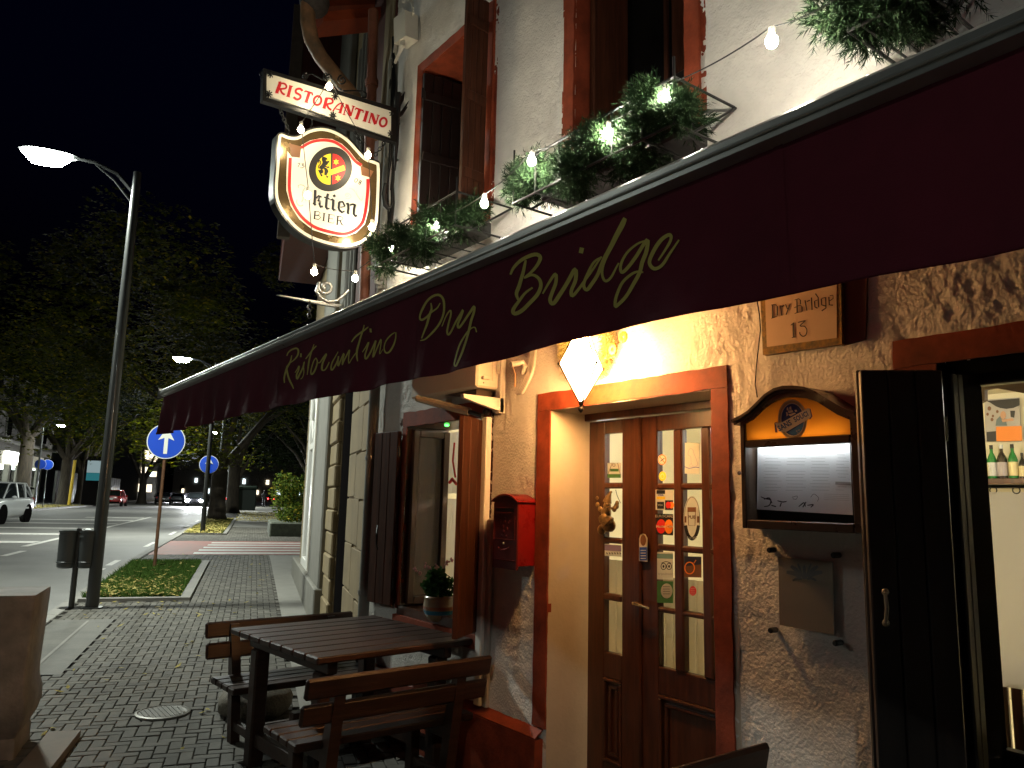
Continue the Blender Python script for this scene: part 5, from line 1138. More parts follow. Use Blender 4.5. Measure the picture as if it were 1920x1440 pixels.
# lower scroll bracket behind the awning
lb=thing('scroll_bracket','grey iron scroll bracket with short chain poking out over the awning bar','bracket',YP(600,560,5.3))
mb=MB(); pz=lambda x,y: YP(500+x/4.5,480+y/4.5,5.25)
mb.prism([pz(90,325),pz(640,410),pz(600,432),pz(480,412),pz(150,340)],(0,.03,0)); mb.build('bar',M['irongrey'],lb); mb=MB(); mb.tube([pz(x,y) for x,y in spiral(500,262,18,70,1.25,2.2,30)+[(420,300),(450,350),(520,390),(600,375),(690,290)]],.012,7); mb.build('scroll',M['irongrey'],lb,smooth=True); mb=MB()
mb.tube([pz(x,y) for x,y in[(850,110),(900,85),(980,95),(1040,140),(1050,200)]],.014,7); mb.build('curl',M['irongrey'],lb,smooth=True); mb=MB(); mb.tube([pz(x,y) for x,y in spiral(945,215,10,48,1.3,0,20)],.013,7)
mb.build('scroll',M['irongrey'],lb,smooth=True)
chain('bracket_chain','short chain dangling from the scroll bracket tip',pz(362,385),pz(360,520),4,r=.014)
# ------------------------------------------------------------------ STRING LIGHTS
M['bulb']=emis('warm_bulb_glass',(1,.91,.74),BULB_E); M['socket']=mat('white_bulb_socket',(.55,.52,.45),.5)
stl=thing('light_string_cable','dark cable of the festoon lights looping over the signs and garlands','cable',FP(1000,300,.35))
PB=[(1447,78,'f',.58,'bulb hanging free against the white wall right of the windows'),(1248,182,'f',.44,'bulb at the top of the middle garland'),(1140,250,'f',.44,'bulb in the middle of the middle garland'),(997,302,'f',.50,'bulb at the left tip of the middle garland'),(908,382,'f',.52,'bulb at the right end of the left garland'),(820,422,'f',.34,'bulb in the middle of the left garland'),(733,466,'f',.30,'bulb at the left tip of the left garland'),
 (697,426,'s',.26,'bulb at the lower right rim of the beer sign'),(690,291,'s',.26,'bulb at the right shoulder of the beer sign'),(617,162,'s',.26,'bulb on the scrollwork above the upper sign'),(564,243,'s',.26,'bulb at the left shoulder of the beer sign'),(577,366,'s',.30,'bulb hanging in front of the beer sign lettering'),(589,510,'s',.26,'lowest left bulb below the beer sign'),(666,522,'s',.26,'bulb by the grey scroll bracket')]
bp=[]
proto=None; dimd=None
for x,y,k,d,lb_ in PB:
    p=FP(x,y,d) if k=='f' else YP(x,y,SY-d); bp.append(p)
    if proto is None:
        proto=thing('festoon_bulb','glowing round festoon '+lb_,'light bulb',(0,0,0),'festoon lights')
        MB().sphere((0,0,0),.021,14,10,(1,1,1.12)).build('glass_bulb',M['bulb'],proto,smooth=True); MB().lathe([(.010,.018),(.013,.024),(.013,.052),(.008,.058)],(0,0,0),10).build('socket',M['socket'],proto)
        o=proto
    else: o=copy_tree(proto)
    o.location=p; o['label']='glowing round festoon '+lb_
    if k=='s':
        g=[c for c in o.children if c.name.startswith('glass_bulb')][0]
        if dimd is None: dimd=g.data.copy(); dimd.materials[0]=emis('sign_bulb_glass',(1,.84,.55),BULB_E*.19)
        g.data=dimd
def sag(a,b,s,n=8): return [a.lerp(b,k/n)-Vector((0,0,s*4*(k/n)*(1-k/n))) for k in range(n+1)]
up=Vector((0,0,.055))
mb=MB(); chainp=[FP(1600,-25,.50)]+[p+up for p in bp[:8]]
for a,b in zip(chainp[:-1],chainp[1:]): mb.tube(sag(a,b,.02),.003,5)
for i,j in((7,8),(8,9),(9,10),(10,11),(11,12),(12,13),(13,6)): mb.tube(sag(bp[i]+up,bp[j]+up,.015),.003,5)
mb.build('cable',M['iron'],stl,smooth=True)
# ------------------------------------------------------------------ GARLAND BOXES
def garland(xa,ya,xb,yb,label,n,droop=.09,thick=.085):
    d=.25; y0,y1=fy(xa,ya,d),fy(xb,yb,d); z=fz((xa+xb)/2,(ya+yb)/2,d)
    t=thing('flower_box','wire window box filled with '+label,'flower box',(-d,(y0+y1)/2,z))
    mb=MB(); lo,hi=min(y0,y1)+.03,max(y0,y1)-.05
    for zz in(z-.16,z+.05):
        mb.tube([(-.02,lo,zz),(-.42,lo,zz),(-.42,hi,zz),(-.02,hi,zz)],.007,6)
    for yy in np.arange(lo,hi+.01,(hi-lo)/6): mb.tube([(-.02,yy,z-.16),(-.42,yy,z-.16),(-.42,yy,z+.05)],.005,6)
    for yy in(lo,hi): mb.tube([(-.01,yy,z+.05),(-.30,yy,z-.16)],.007,6); mb.tube([(-.42,yy,z+.05),(-.42,yy,z+.14)],.006,6)
    mb.build('wire_rack',M['iron'],t)
    MB().bbox((-.30,lo+.08,z-.14),(-.10,hi-.08,z-.04),.01).build('planter',pm_('planter_black',(.02,.02,.02)),t)
    cs=[]
    for k in range(34):
        f=k/33; y=y0+(y1-y0)*f; cs.append((-.33+random.uniform(-.10,.12),y+random.uniform(-.03,.03),z-.05+random.uniform(-.10,.07)+.03*math.sin(f*9),thick*random.uniform(.6,1.2)))
    mb=MB()
    # twigs each carrying needles
    for i in range(n):
        c=random.choice(cs); dd=Vector((random.gauss(-.25,1),random.gauss(0,1),random.gauss(.1,.9))).normalized(); p=Vector(c[:3])+dd*c[3]*random.uniform(.2,.9); L_=random.uniform(.035,.08)
        ax=(dd+Vector((random.gauss(0,.4),random.gauss(0,.4),random.gauss(0,.4)))).normalized()
        for k in range(14):
            q_=p+ax*L_*k/14; s=Vector((random.gauss(0,1),random.gauss(0,1),random.gauss(0,1))); s=(s-ax*s.dot(ax)).normalized(); e=q_+(s*.8+ax*.8).normalized()*random.uniform(.022,.038); w=s.cross(ax)*.0024
            mb.add([q_-w,q_+w,e],[(0,1,2)])
    o=mb.build('fir_garland',M['needle'],t,recalc=False); o['kind']='stuff'
garland(1000,318,1325,215,'fir garland under the middle upper window',5200)
garland(740,470,905,385,'fir garland under the left upper window beside the beer sign',3000)
garland(1610,18,1800,-60,'fir garland at the top right corner of the wall',2600)
# ------------------------------------------------------------------ TABLE AND BENCHES
def make_bench():
    t=thing('picnic_bench','dark stained picnic bench','bench',(0,0,0),'picnic benches')
    L_=1.06; bo=M['bench']
    for k in range(4): MB().bbox((-L_/2,k*.105,.385),(L_/2,k*.105+.098,.425),.008).build('seat_board',bo,t)
    for zz,yy in((.70,-.115),(.57,-.075)):
        T=lambda p,yy=yy,zz=zz: Vector((p.x,yy+p.y*math.cos(.2)-p.z*math.sin(.2),zz+p.z*math.cos(.2)+p.y*math.sin(.2)))
        MB().bbox((-L_/2-.02,-.016,-.05),(L_/2+.02,.016,.055),.012,T).build('back_board',bo,t)
    for s in(-1,1):
        x=s*(L_/2-.17)
        MB().bbox((x-.03,.33,0),(x+.03,.40,.384),.006).build('leg',bo,t)
        a=Vector((x,-.01,.0)); b=Vector((x,-.155,.79)); mb=MB(); mb.prism([(x-.03,-.0,0),(x-.03,.07,0),(x-.03,-.0,.44),(x-.03,-.085,.735),(x-.03,-.125,.74),(x-.03,-.075,.44)],(.06,0,0)); mb.build('back_leg',bo,t)
        MB().bbox((x-.02,.0,.31),(x+.02,.38,.384),.006).build('seat_bearer',bo,t); MB().bbox((x-.02,.03,.08),(x+.02,.36,.14),.006).build('foot_rail',bo,t)
    MB().bbox((-L_/2+.2,.17,.09),(L_/2-.2,.21,.13),.006).build('stretcher',bo,t)
    return t
be=make_bench()
place(be,(-.66,3.74,0),math.radians(2),'dark stained picnic bench with its back to the camera in front of the mailbox')
b2=copy_tree(be); place(b2,(-.60,5.40,.0),math.radians(183),'dark picnic bench on the far side of the table facing the camera')
b3=copy_tree(be); p=ZP(1438,1389,.757); place(b3,(p.x-.55,p.y+.12,0),0,'dark bench of which only a corner of the backrest shows at the bottom edge')
tb=thing('picnic_table','dark stained plank picnic table by the small window','table',(-.56,4.47,0)); bo=M['bench']
TT=Matrix.Rotation(math.radians(5),4,'Z'); TC=Vector((-.565,4.47,0)); Tt=lambda p: TC+TT@Vector(p)
for k in range(8): MB().bbox((-.53,-.565+k*.1425,.752),(.50,-.565+k*.1425+.136,.79),.008,Tt).build('table_board',bo,tb)
for x in(-.40,.36):
    MB().bbox((x-.03,-.50,.68),(x+.03,.50,.751),.006,Tt).build('cross_bearer',bo,tb)
    for s in(-1,1): MB().bbox((x-.045,s*.40-.045,0),(x+.045,s*.40+.045,.679),.01,Tt).build('leg',bo,tb)
    MB().bbox((x-.025,-.35,.12),(x+.025,.35,.20),.006,Tt).build('foot_rail',bo,tb)
MB().bbox((-.37,-.03,.30),(.33,.03,.38),.006,Tt).build('stretcher',bo,tb)
# boulder under the table
def rock(c,r,name,label,m,sq=.62):
    mb=MB(); n,mm=26,16
    for i in range(mm+1):
        for k in range(n):
            th=PI*i/mm; a=2*PI*k/n; d=Vector((math.sin(th)*math.cos(a),math.sin(th)*math.sin(a),math.cos(th)*sq)); h_=1+.14*float(perlin(d.x*1.7+c[0]*5,d.y*1.7+d.z*2,3))+.03*float(perlin(d.x*9,d.z*9+d.y*9,5)); mb.v.append(tuple(Vector(c)+d*r*h_))
    for i in range(mm):
        for k in range(n): mb.f.append((i*n+k,i*n+(k+1)%n,(i+1)*n+(k+1)%n,(i+1)*n+k))
    o=mb.build(name,m,smooth=True); return tag(o,label,'rock')
M['boulder']=mat('speckled_granite',(.24,.21,.16),.8,scale=60,col2=(.08,.07,.055),bump=.004,bscale=40)
rock((-.62,5.93,.09),.27,'boulder','rounded granite boulder lying on the pavers behind the table legs',M['boulder'],.55)
# stone pillar at the left edge
tp=thing('stone_pillar','weathered brown stone post with bulging foot at the left edge of the pavement','pillar',ZP(30,1420,0))
N_=ZP(66,1121,.95); Fr=ZP(95,1103,.95); u_=(Fr-N_); u_.z=0; dl=u_.length; u_.normalize(); v_=Vector((-u_.y,u_.x,0)); 
if (v_).dot(Vector((RS[0],RS[1],0)))>0: v_=-v_
cN=N_+u_*dl/2+v_*.22; cN.z=0
mb=MB(); secs=[(0,.90),(.10,.90),(.12,.86),(.18,1.0),(.25,1.07),(.33,1.06),(.40,.97),(.46,.95),(.94,1.0),(.965,.985)]
def sec(z,w):
    r=[]
    for sx,sy_ in((-1,-1),(1,-1),(1,1),(-1,1)):
        for k in range(5):
            a=math.atan2(sy_,sx)+(-.5+k/4)*1.5; cs_=Vector((sx*.95+.05*math.cos(a)*1.3,sy_*.95+.05*math.sin(a)*1.3)); r.append(cN+u_*(cs_.x*dl/2*w*1.0)+v_*(cs_.y*.22*w)+Vector((0,0,z)))
    return r
S_all=[sec(z,w) for z,w in secs]; m_=len(S_all[0])
for s_ in S_all: mb.v+= [tuple(p) for p in s_]
for i in range(len(S_all)-1):
    for k in range(m_): mb.f.append((i*m_+k,i*m_+(k+1)%m_,(i+1)*m_+(k+1)%m_,(i+1)*m_+k))
mb.f.append(tuple(reversed(range(m_)))); mb.f.append(tuple((len(S_all)-1)*m_+k for k in range(m_)))
M['pillar']=mat('stained_brown_stone',(.21,.19,.17),.8,var=.4,scale=5,bump=.003,bscale=60)
mb.build('shaft',M['pillar'],tp,smooth=35)
bs=MB(); bb_=[ZP(90,1372,.05),ZP(152,1368,.05),ZP(95,1440,.05),ZP(30,1440,.05)]; bs.prism(bb_,(0,0,-.06)); bs.build('foot_slab',mat('pale_slab',(.17,.145,.12),.8,var=.2,scale=6),tp)
# ================================================================== NEIGHBOUR BUILDING
nb=thing('neighbour_building','beige stone clad building next door with pale pilasters and dark doorway','building',S(9.5,-1.6))
NBB=-1.66
def SB(mb,a0,a1,b0,b1,z0,z1,c=.006):    # box in street coordinates on level base
    zb_=gz_a((a0+a1)/2); T=lambda p: Vector((p.x*DS[0]+p.y*RS[0],p.x*DS[1]+p.y*RS[1],p.z+zb_)); return mb.bbox((a0,b0,z0),(a1,b1,z1),c,T) if c else mb.box((a0,b0,z0),(a1,b1,z1),T)
mb=MB(); SB(mb,5.16,6.9,NBB,-1.2,-.5,9,0); SB(mb,6.9,7.85,-1.0,-.9,-.5,9,0); SB(mb,7.85,13.8,NBB,-1.2,-.5,9,0); SB(mb,13.6,13.8,NBB,4,-.5,9,0); mb.build('wall',M['stone'],nb)
mb=MB(); SB(mb,6.9,7.86,NBB+.01,NBB+.05,-.1,8.9,.01); mb.build('door',M['black'],nb)  # flush black panel in place of the shaded doorway recess
# stone cladding blocks with recessed joints
for r_ in range(9):
    z0=-.1+r_*.42; sp_=[(5.18,6.0),(6.01,6.88)] if r_%2 else [(5.18,6.35),(6.36,6.88)]
    if z0>3.6: continue
    for a0,a1 in sp_:
        mb=MB(); SB(mb,a0,a1,NBB-.02,NBB+.005,z0,z0+.408,.006); mb.build('stone_block',M['stone'],nb)
for r_ in range(14):
    z0=-.1+r_*.25; mb=MB(); SB(mb,7.88,8.62+.02*(r_%2),NBB-.05-.012*(r_%2),NBB+.005,z0,z0+.24,.016); mb.build('rough_stone',M['stone'],nb)
for r_ in range(9):
    z0=-.1+r_*.42
    for a0,a1 in((10.55,11.0),(12.5,13.78)): mb=MB(); SB(mb,a0,a1,NBB-.02,NBB+.005,z0,z0+.408,.008); mb.build('stone_block',M['stone'],nb)
mb=MB(); SB(mb,8.72,10.4,NBB-.10,NBB,-.1,8.9,.02); mb.build('pilaster',M['greystone'],nb)
mb=MB(); SB(mb,5.18,5.75,NBB-.05,NBB,3.8,9,.02); mb.build('pilaster',M['stone'],nb)
mb=MB(); SB(mb,8.0,8.5,NBB-.06,NBB,3.8,6.2,.02); mb.build('pilaster',M['greystone'],nb); 
for a in(7.25,7.6,7.95): mb=MB(); SB(mb,a,a+.12,NBB-.05,NBB,2.95,7.0,.02); mb.build('fluted_strip',M['greystone'],nb)
# white framed shop window with diamond panes near the far corner
wn=MB(); SB(wn,11.05,11.3,NBB-.08,NBB,.1,3.4,.01); SB(wn,12.2,12.45,NBB-.08,NBB,.1,3.4,.01); SB(wn,11.3,12.2,NBB-.08,NBB,3.1,3.4,.01); SB(wn,11.3,12.2,NBB-.08,NBB,.1,.5,.01); SB(wn,11.3,12.2,NBB-.06,NBB,2.2,2.32,.01)
w_=wn.build('window_frame',M['white'],nb)
zbn=gz_a(11.7)
SBp=lambda a,b,z: Vector((a*DS[0]+b*RS[0],a*DS[1]+b*RS[1],z+zbn))
mb=MB()
for (a,z),(a2,z2) in(((11.3,2.7),(11.75,3.1)),((11.75,3.1),(12.2,2.7)),((12.2,2.7),(11.75,2.32)),((11.75,2.32),(11.3,2.7))): mb.tube([SBp(a,NBB-.04,z),SBp(a2,NBB-.04,z2)],.03,6)
mb.build('diamond_lattice',M['white'],w_)
mb=MB(); SB(mb,11.3,12.2,NBB-.01,NBB-.004,.5,3.1,0); mb.build('pane',mat('dark_pane',(.05,.06,.06),.08),w_)
mb=MB(); SB(mb,8.7,13.85,NBB-.14,NBB,-.2,.38,.015); mb.build('base_course',M['greystone'],nb)
# red timber bay, eave beams
bay=MB(); SB(bay,10.6,13.4,-2.40,NBB,5.35,9,.02); bay.build('timber_bay',mat('dark_red_timber',(.085,.018,.012),.6,var=.3,scale=4,stretch=(4,4,.6)),nb)
mb=MB(); SB(mb,10.45,10.6,-2.50,-2.32,5.25,9,.01); mb.build('corner_post',mat('grey_brown_post',(.10,.075,.055),.7,var=.3),nb)
M['redbeam']=mat('orange_red_beam_paint',(.42,.07,.018),.55,var=.25,scale=4,stretch=(.6,.6,4))
mb=MB(); yq_=6.4
for (x0,y0,x1,y1,th,yy) in((606,40,742,27,.10,6.4),(598,12,745,6,.12,6.9),(590,-15,752,-22,.16,7.4)):
    p=YP(x0,y0,yy); q_=YP(x1,y1,yy); mb.prism([p,q_,q_+Vector((0,0,th)),p+Vector((0,0,th))],(0,.35,0))
mb.build('eave_beam',M['redbeam'],nb)
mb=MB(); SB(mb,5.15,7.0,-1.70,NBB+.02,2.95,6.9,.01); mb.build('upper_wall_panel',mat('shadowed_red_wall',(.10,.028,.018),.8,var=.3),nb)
gd=thing('gutter_downpipe','old copper downpipe slanting from the eave to the wall behind the upper sign','pipe',YP(640,120,6.4))
mb=MB(); mb.tube([YP(590,-40,6.4),YP(578,-5,6.4),YP(577,40,6.4),YP(584,75,6.4),YP(602,108,6.4),YP(640,155,6.3),YP(676,198,6.1),YP(694,222,6.0),YP(698,260,6.0)],[.07]*9,14); mb.build('slanting_pipe',M['copper'],gd,smooth=True)
mb=MB(); mb.tube([YP(700,20,5.85),YP(697,155,5.85),YP(692,300,5.85),YP(680,640,5.85)],.045,12); mb.tube([YP(697,150,5.85),YP(697,162,5.85)],.058,12); mb.build('red_pipe',mat('red_brown_pipe',(.26,.09,.05),.55,var=.3,scale=8),gd,smooth=True)
MB().sphere(YP(590,5,6.4),.14,14,8).build('rain_hopper',mat('grimy_hopper',(.12,.10,.085),.8,var=.4,scale=20),gd,smooth=True)
# ================================================================== STREET LAMPS
M['lens']=emis('street_lamp_lens',(.90,1,.93),160)
def make_lamp():
    t=thing('street_lamp','x','street lamp',(0,0,0),'grey street lamps along the road')
    MB().lathe([(.078,0),(.076,1),(.066,4.0),(.055,5.92),(.03,5.93)],(0,0,0),20).build('post',M['postgrey'],t,smooth=True)
    MB().lathe([(.13,0),(.13,.015),(.085,.02)],(0,0,0),16).build('base_plate',M['postgrey'],t)
    mb=MB(); mb.tube([(0,.02,5.62),(0,.25,5.86),(0,.55,5.98),(0,.80,6.0)],[.035,.03,.026,.024],8); mb.tube([(0,.02,5.45),(0,.28,5.76),(0,.52,5.94)],.014,6); mb.build('arm',M['postgrey'],t,smooth=True)
    h=MB()
    for i,(y,w,hh) in enumerate(((.74,.05,.03),(.86,.13,.05),(1.1,.19,.065),(1.3,.18,.055),(1.44,.10,.03))):
        for k in range(10):
            a=PI*k/9; h.v.append((w*math.cos(a),y,6.0+hh*math.sin(a)))
    for i in range(4):
        for k in range(9): h.f.append((i*10+k,i*10+k+1,(i+1)*10+k+1,(i+1)*10+k))
    for i in(0,4): h.f.append(tuple(i*10+k for k in range(10)))
    h.build('head',M['postgrey'],t,smooth=True)
    l=MB(); P=[(-.13,.86),(-.185,1.1),(-.17,1.3),(-.09,1.43),(.09,1.43),(.17,1.3),(.185,1.1),(.13,.86)]
    l.add([(x,y,5.995) for x,y in P]+[(x*.6,1.12+(y-1.12)*.6,5.87) for x,y in P],[(i,(i+1)%8,(i+1)%8+8,i+8) for i in range(8)]+[tuple(range(8,16))]); l.build('lens',M['lens'],t)
    return t
L0=make_lamp(); place(L0,S(10.47,-4.42),PI/2-SA+PI/2-PI/2,'tall grey street lamp with glowing head at the tip of the grass island')
def lamp_rot(side=-1): return math.atan2(-RS[1]*1,-RS[0])-PI/2 if side<0 else math.atan2(RS[1],RS[0])-PI/2
L0.rotation_euler=(0,0,lamp_rot())
L2=copy_tree(L0); place(L2,S(27.7,-4.1),lamp_rot(),'second grey street lamp further up by the far grass island')
L3=copy_tree(L0); place(L3,S(62.3,-17.3),lamp_rot(1),'distant street lamp across the road beside the shop')
LB=copy_tree(L0); place(LB,S(-6.9,-4.42),lamp_rot(),'street lamp standing behind the viewer')
L5=copy_tree(L0); place(L5,S(8,-17.2),lamp_rot(1),'street lamp across the road left of the view')
def lamp_light(a,b,w,z=5.84,size=.3,col=(.93,1,.90)):
    ld=bpy.data.lights.new('street_lamp_light','AREA'); ld.shape='DISK'; ld.size=size; ld.energy=w*1.15; ld.color=col
    o=bpy.data.objects.new('street_lamp_light',ld); COL.objects.link(o); o.location=S(a,b,z)
    return o
for a,b,w in((10.47,-5.55,LAMP_W),(27.7,-5.22,LAMP_W*2.0),(44.9,-5.5,LAMP_W),(62.3,-16.2,LAMP_W*.55),(-6.9,-5.55,LAMP_NEAR_W),(8,-16.05,LAMP_W*.35)): lamp_light(a,b,w)
L6=copy_tree(L0); place(L6,S(62.2,-4.4),lamp_rot(),'added street lamp brightening the kerb far up the road'); L7=copy_tree(L0); place(L7,S(84,-4.4),lamp_rot(),'added street lamp brightening the end of the street'); lamp_light(62.2,-5.5,LAMP_W*1.6); lamp_light(84,-5.5,LAMP_W*2.5)  # both lamps added to brighten the black far end of the street
L4=copy_tree(L0); place(L4,S(44.9,-4.4),lamp_rot(),'third street lamp hidden behind the big tree trunk')
# ================================================================== ROAD SIGNS
def round_sign(a,b,zc,r,label,pole=True,twin=False,arrow=True,face=None,polem='rust'):
    c=S(a,b); t=thing('road_sign',label,'road sign',c,'round blue road signs')
    f=(CAM-c); f.z=0; f.normalize(); rt=Vector((-f.y,f.x,0)); C_=c+Vector((0,0,zc))+f*.05
    def disk(rr,off,m,name,th=.004):
        mb=MB(); mb.prism([C_+f*off+(rt*math.cos(2*PI*k/40)+Vector((0,0,1))*math.sin(2*PI*k/40))*rr for k in range(40)],f*-th); mb.build(name,m,t)
    disk(r,0,M['signwhite'],'rim',.02); disk(r*.95,.003,M['signblue'],'blue_face')
    if arrow:
        mb=MB(); P=[(-.10,-.72),(.10,-.72),(.10,.18),(.42,.05),(0,.78),(-.42,.05),(-.10,.18)]
        mb.prism([C_+f*.0075+(rt*x+Vector((0,0,1))*y)*r for x,y in P],f*-.003); mb.build('white_arrow',M['signwhite'],t)
    if pole: MB().tube([c-Vector((0,0,.1)),c+Vector((0,0,zc+r*.8))],.03,10).build('pole',M[polem],t,smooth=True)
    return t
round_sign(14.56,-4.15,2.33,.325,'round blue straight ahead arrow sign on a rusty pole in the grass island')
round_sign(28.2,-4.1,2.36,.32,'round blue arrow sign behind the second street lamp',polem='postgrey')
def AB(p): return p.x*DS[0]+p.y*DS[1],p.x*RS[0]+p.y*RS[1]
q_=AB(GG(66,952)); round_sign(q_[0],q_[1],3.1,.37,'small round blue sign across the road near the shop',arrow=False,polem='postgrey')
q_=AB(GG(80,952)); round_sign(q_[0],q_[1],3.1,.37,'grey backed round sign beside the small blue one',arrow=False,polem='postgrey').children[1].data.materials[0]=M['postgrey']
round_sign(45,-4.55,2.0,.22,'tiny blue sign low behind the headlights left of the tree trunk',polem='postgrey'); round_sign(52,-4.5,2.6,.25,'tiny blue sign between the two tree trunks',polem='postgrey')
# yellow pole, info panel
yp=thing('yellow_pole','yellow striped pole standing by the tree across the road','pole',GG(129,947)); p=GG(129,947); MB().tube([p,p+Vector((.1,0,(947-862)*.046))],.12,8).build('pole',pm_('yellow_paint',(.75,.50,.03)),yp)
c=GG(171,947); ip=thing('advert_panel','tall lit panel with teal and white poster across the road','billboard',c); rt=Vector((RS[0],RS[1],0))
MB().prism([c+rt*-.85,c+rt*.85,c+rt*.85+Vector((0,0,4.0)),c+rt*.5+Vector((0,0,4.4)),c+rt*-.5+Vector((0,0,4.4)),c+rt*-.85+Vector((0,0,4.0))],(DS[0]*.3,DS[1]*.3,0)).build('frame',M['black'],ip)
f_=Vector((-DS[0],-DS[1],0))*.02
for n_,col,z0,z1,e_ in(('poster_upper',(.45,.60,.62),2.9,4.0,.5),('poster_lower',(.05,.30,.34),2.2,2.88,.45)):
    MB().prism([c+f_+rt*-.65+Vector((0,0,z0)),c+f_+rt*.65+Vector((0,0,z0)),c+f_+rt*.65+Vector((0,0,z1)),c+f_+rt*-.65+Vector((0,0,z1))],(-DS[0]*.01,-DS[1]*.01,0)).build(n_,emis('panel_'+n_,col,e_),ip)
# ================================================================== WASTE BIN
def bin_():
    p=S(10.49,-4.66); t=thing('litter_bin','dark grey double litter bin on a post beside the street lamp','litter bin',p)
    MB().tube([p,p+Vector((0,0,1.0))],.035,12).build('post',M['postgrey'],t,smooth=True)
    rt=Vector((RS[0],RS[1],0)); m=mat('bin_plastic',(.045,.05,.05),.45,coat=.2)
    for s in(-1,1):
        c=p+rt*s*.115; mb=MB(); mb.lathe([(.085,.50),(.105,.52),(.11,.95),(.118,.955),(.118,.975),(.10,.97),(.098,.6)],c,20); o=mb.build('bucket',m,t,smooth=35)
        for zz in(.56,.90): MB().lathe([(.106+.01*(zz>.8),zz),(.114,zz+.005),(.114,zz+.02),(.108,zz+.025)],c,20).build('rib',m,o)
    MB().bbox((p.x-.02,p.y-.06,.93+p.z),(p.x+.02,p.y+.06,1.01+p.z),.01).build('cap',M['iron'],t)
    mb=MB()
    for k in range(5): mb.sphere(p+rt*random.uniform(-.12,.12)+Vector((0,0,.985)),.03,6,4,(1,.8,.5))
    mb.build('litter',M['paper'],t)
bin_()
# ================================================================== CARS
def make_car(paint,label,loc,head,lights=None,L_=4.4,H_=1.62,Wd=.90,kind='car'):
    t=thing('parked_car',label,kind,(0,0,0))
    hw=L_/2; s=H_/1.62
    def ring(x,w,zb,belt): return [(x,0,zb),(x,w*.8,zb),(x,w*.96,zb+.12),(x,w,.58*s),(x,w*.98,belt-.12),(x,w*.90,belt-.02),(x,w*.5,belt+.02),(x,0,belt+.03)]
    st=[(-hw,.72,.45,.72),(-hw+.06,.84,.34,.95),(-hw+.25,.9,.28,1.02*s),(-hw+.9,.92,.25,1.04*s),(0,.92,.24,1.02*s),(.6,.92,.24,1.0*s),(hw-1.15,.91,.25,.98*s),(hw-.6,.9,.27,.92*s),(hw-.2,.84,.30,.82*s),(hw-.03,.70,.38,.62),(hw,.6,.42,.5)]
    def loft(rings,name,m,sm=50):
        mb=MB(); n=len(rings[0]); full=[]
        for r in rings: f=r+[(x,-y,z) for x,y,z in reversed(r[1:-1])]; full.append(f); mb.v+=f
        k=len(full[0])
        for i in range(len(full)-1):
            for j in range(k): mb.f.append((i*k+j,i*k+(j+1)%k,(i+1)*k+(j+1)%k,(i+1)*k+j))
        mb.f.append(tuple(range(k))); mb.f.append(tuple((len(full)-1)*k+j for j in reversed(range(k)))); return mb.build(name,m,t,smooth=sm)
    loft([ring(x,w*Wd/.9,zb,be_) for x,w,zb,be_ in st],'body',paint)
    def cr(x,w,z0,z1,w1): return [(x,0,z0),(x,w,z0),(x,(w+w1)/2,(z0+z1)/2),(x,w1,z1-.05),(x,w1*.85,z1),(x,0,z1+.01)]
    gl=M.setdefault('carglass',mat('dark_car_glass',(.015,.018,.02),.05,coat=.5))
    loft([cr(-hw+.30,.80,1.0*s,1.10*s,.72),cr(-hw+.55,.83,1.0*s,1.50*s,.66),cr(-hw+1.3,.84,1.0*s,1.60*s,.68),cr(.0,.84,1.0*s,1.60*s,.68),cr(.45,.83,1.0*s,1.52*s,.66),cr(hw-1.05,.80,.95*s,1.0*s,.76)],'cabin_glass',gl)
    mb=MB(); mb.bbox((-hw+.6,-.60,1.56*s),(.25,.60,1.62*s),.03); 
    for sd in(-1,1):
        mb.tube([(hw-1.05,sd*.80,.98*s),(.45,sd*.68,1.52*s),(.2,sd*.66,1.585*s),(-hw+.75,sd*.66,1.585*s),(-hw+.42,sd*.74,1.30*s),(-hw+.30,sd*.80,1.05*s)],.035,6); mb.tube([(-.25,sd*.85,1.0*s),(-.30,sd*.69,1.57*s)],.03,6); mb.tube([(-hw+1.15,sd*.85,1.0*s),(-hw+1.0,sd*.69,1.55*s)],.04,6)
    mb.build('roof_and_pillars',paint,t,smooth=40)
    ty=M.setdefault('tyre',mat('tyre_rubber',(.012,.012,.012),.8)); ri=M.setdefault('rim',mat('alloy_rim',(.35,.35,.36),.3,metal=.8))
    R_=.34*s
    for x in(-hw+.85,hw-.92):
        for sd in(-1,1):
            w_=thing('wheel','','',(x,sd*.80,R_)); 
            for k in('label','category'): del w_[k]
            w_.parent=t
            T=lambda p: Vector((p.x,-p.z*sd,p.y))
            MB().lathe([(R_*.62,-.10),(R_*.95,-.11),(R_,-.07),(R_,.05),(R_*.9,.08),(R_*.6,.075)],(x,sd*.80,R_),22,T=lambda p:Vector((p.x,p.z,p.y))).build('tyre',ty,w_,smooth=40)
            mb=MB(); mb.lathe([(R_*.62,-.02),(R_*.62,.02)],(x,sd*.88,R_),18,T=lambda p:Vector((p.x,p.z,p.y)))
            mb.build('rim',ri,w_)
            MB().lathe([(R_*1.16,-.02),(R_*1.16,.012)],(x,sd*.905*Wd/.9,R_+.02),22,T=lambda p:Vector((p.x,p.z,p.y))).build('wheel_arch',M['black'],t)
    for sd in(-1,1): MB().sphere((.55,sd*.98,1.02*s),.10,10,6,(.7,1,.7)).build('mirror',paint,t)
    hl=lights if lights else None
    for sd in(-1,1):
        MB().sphere((hw-.12,sd*.64,.68*s),.20 if hl else .13,12,8,(.7,1.1,.7)).build('headlight',hl if hl else M['carglass'],t)
        MB().bbox((-hw-.01,sd*.72-.10,.80*s),(-hw+.1,sd*.72+.10,1.02*s),.03).build('tail_light',M.setdefault('tailred',mat('red_lens',(.35,.01,.01),.2)) if lights!='tail' else M['tail_e'],t)
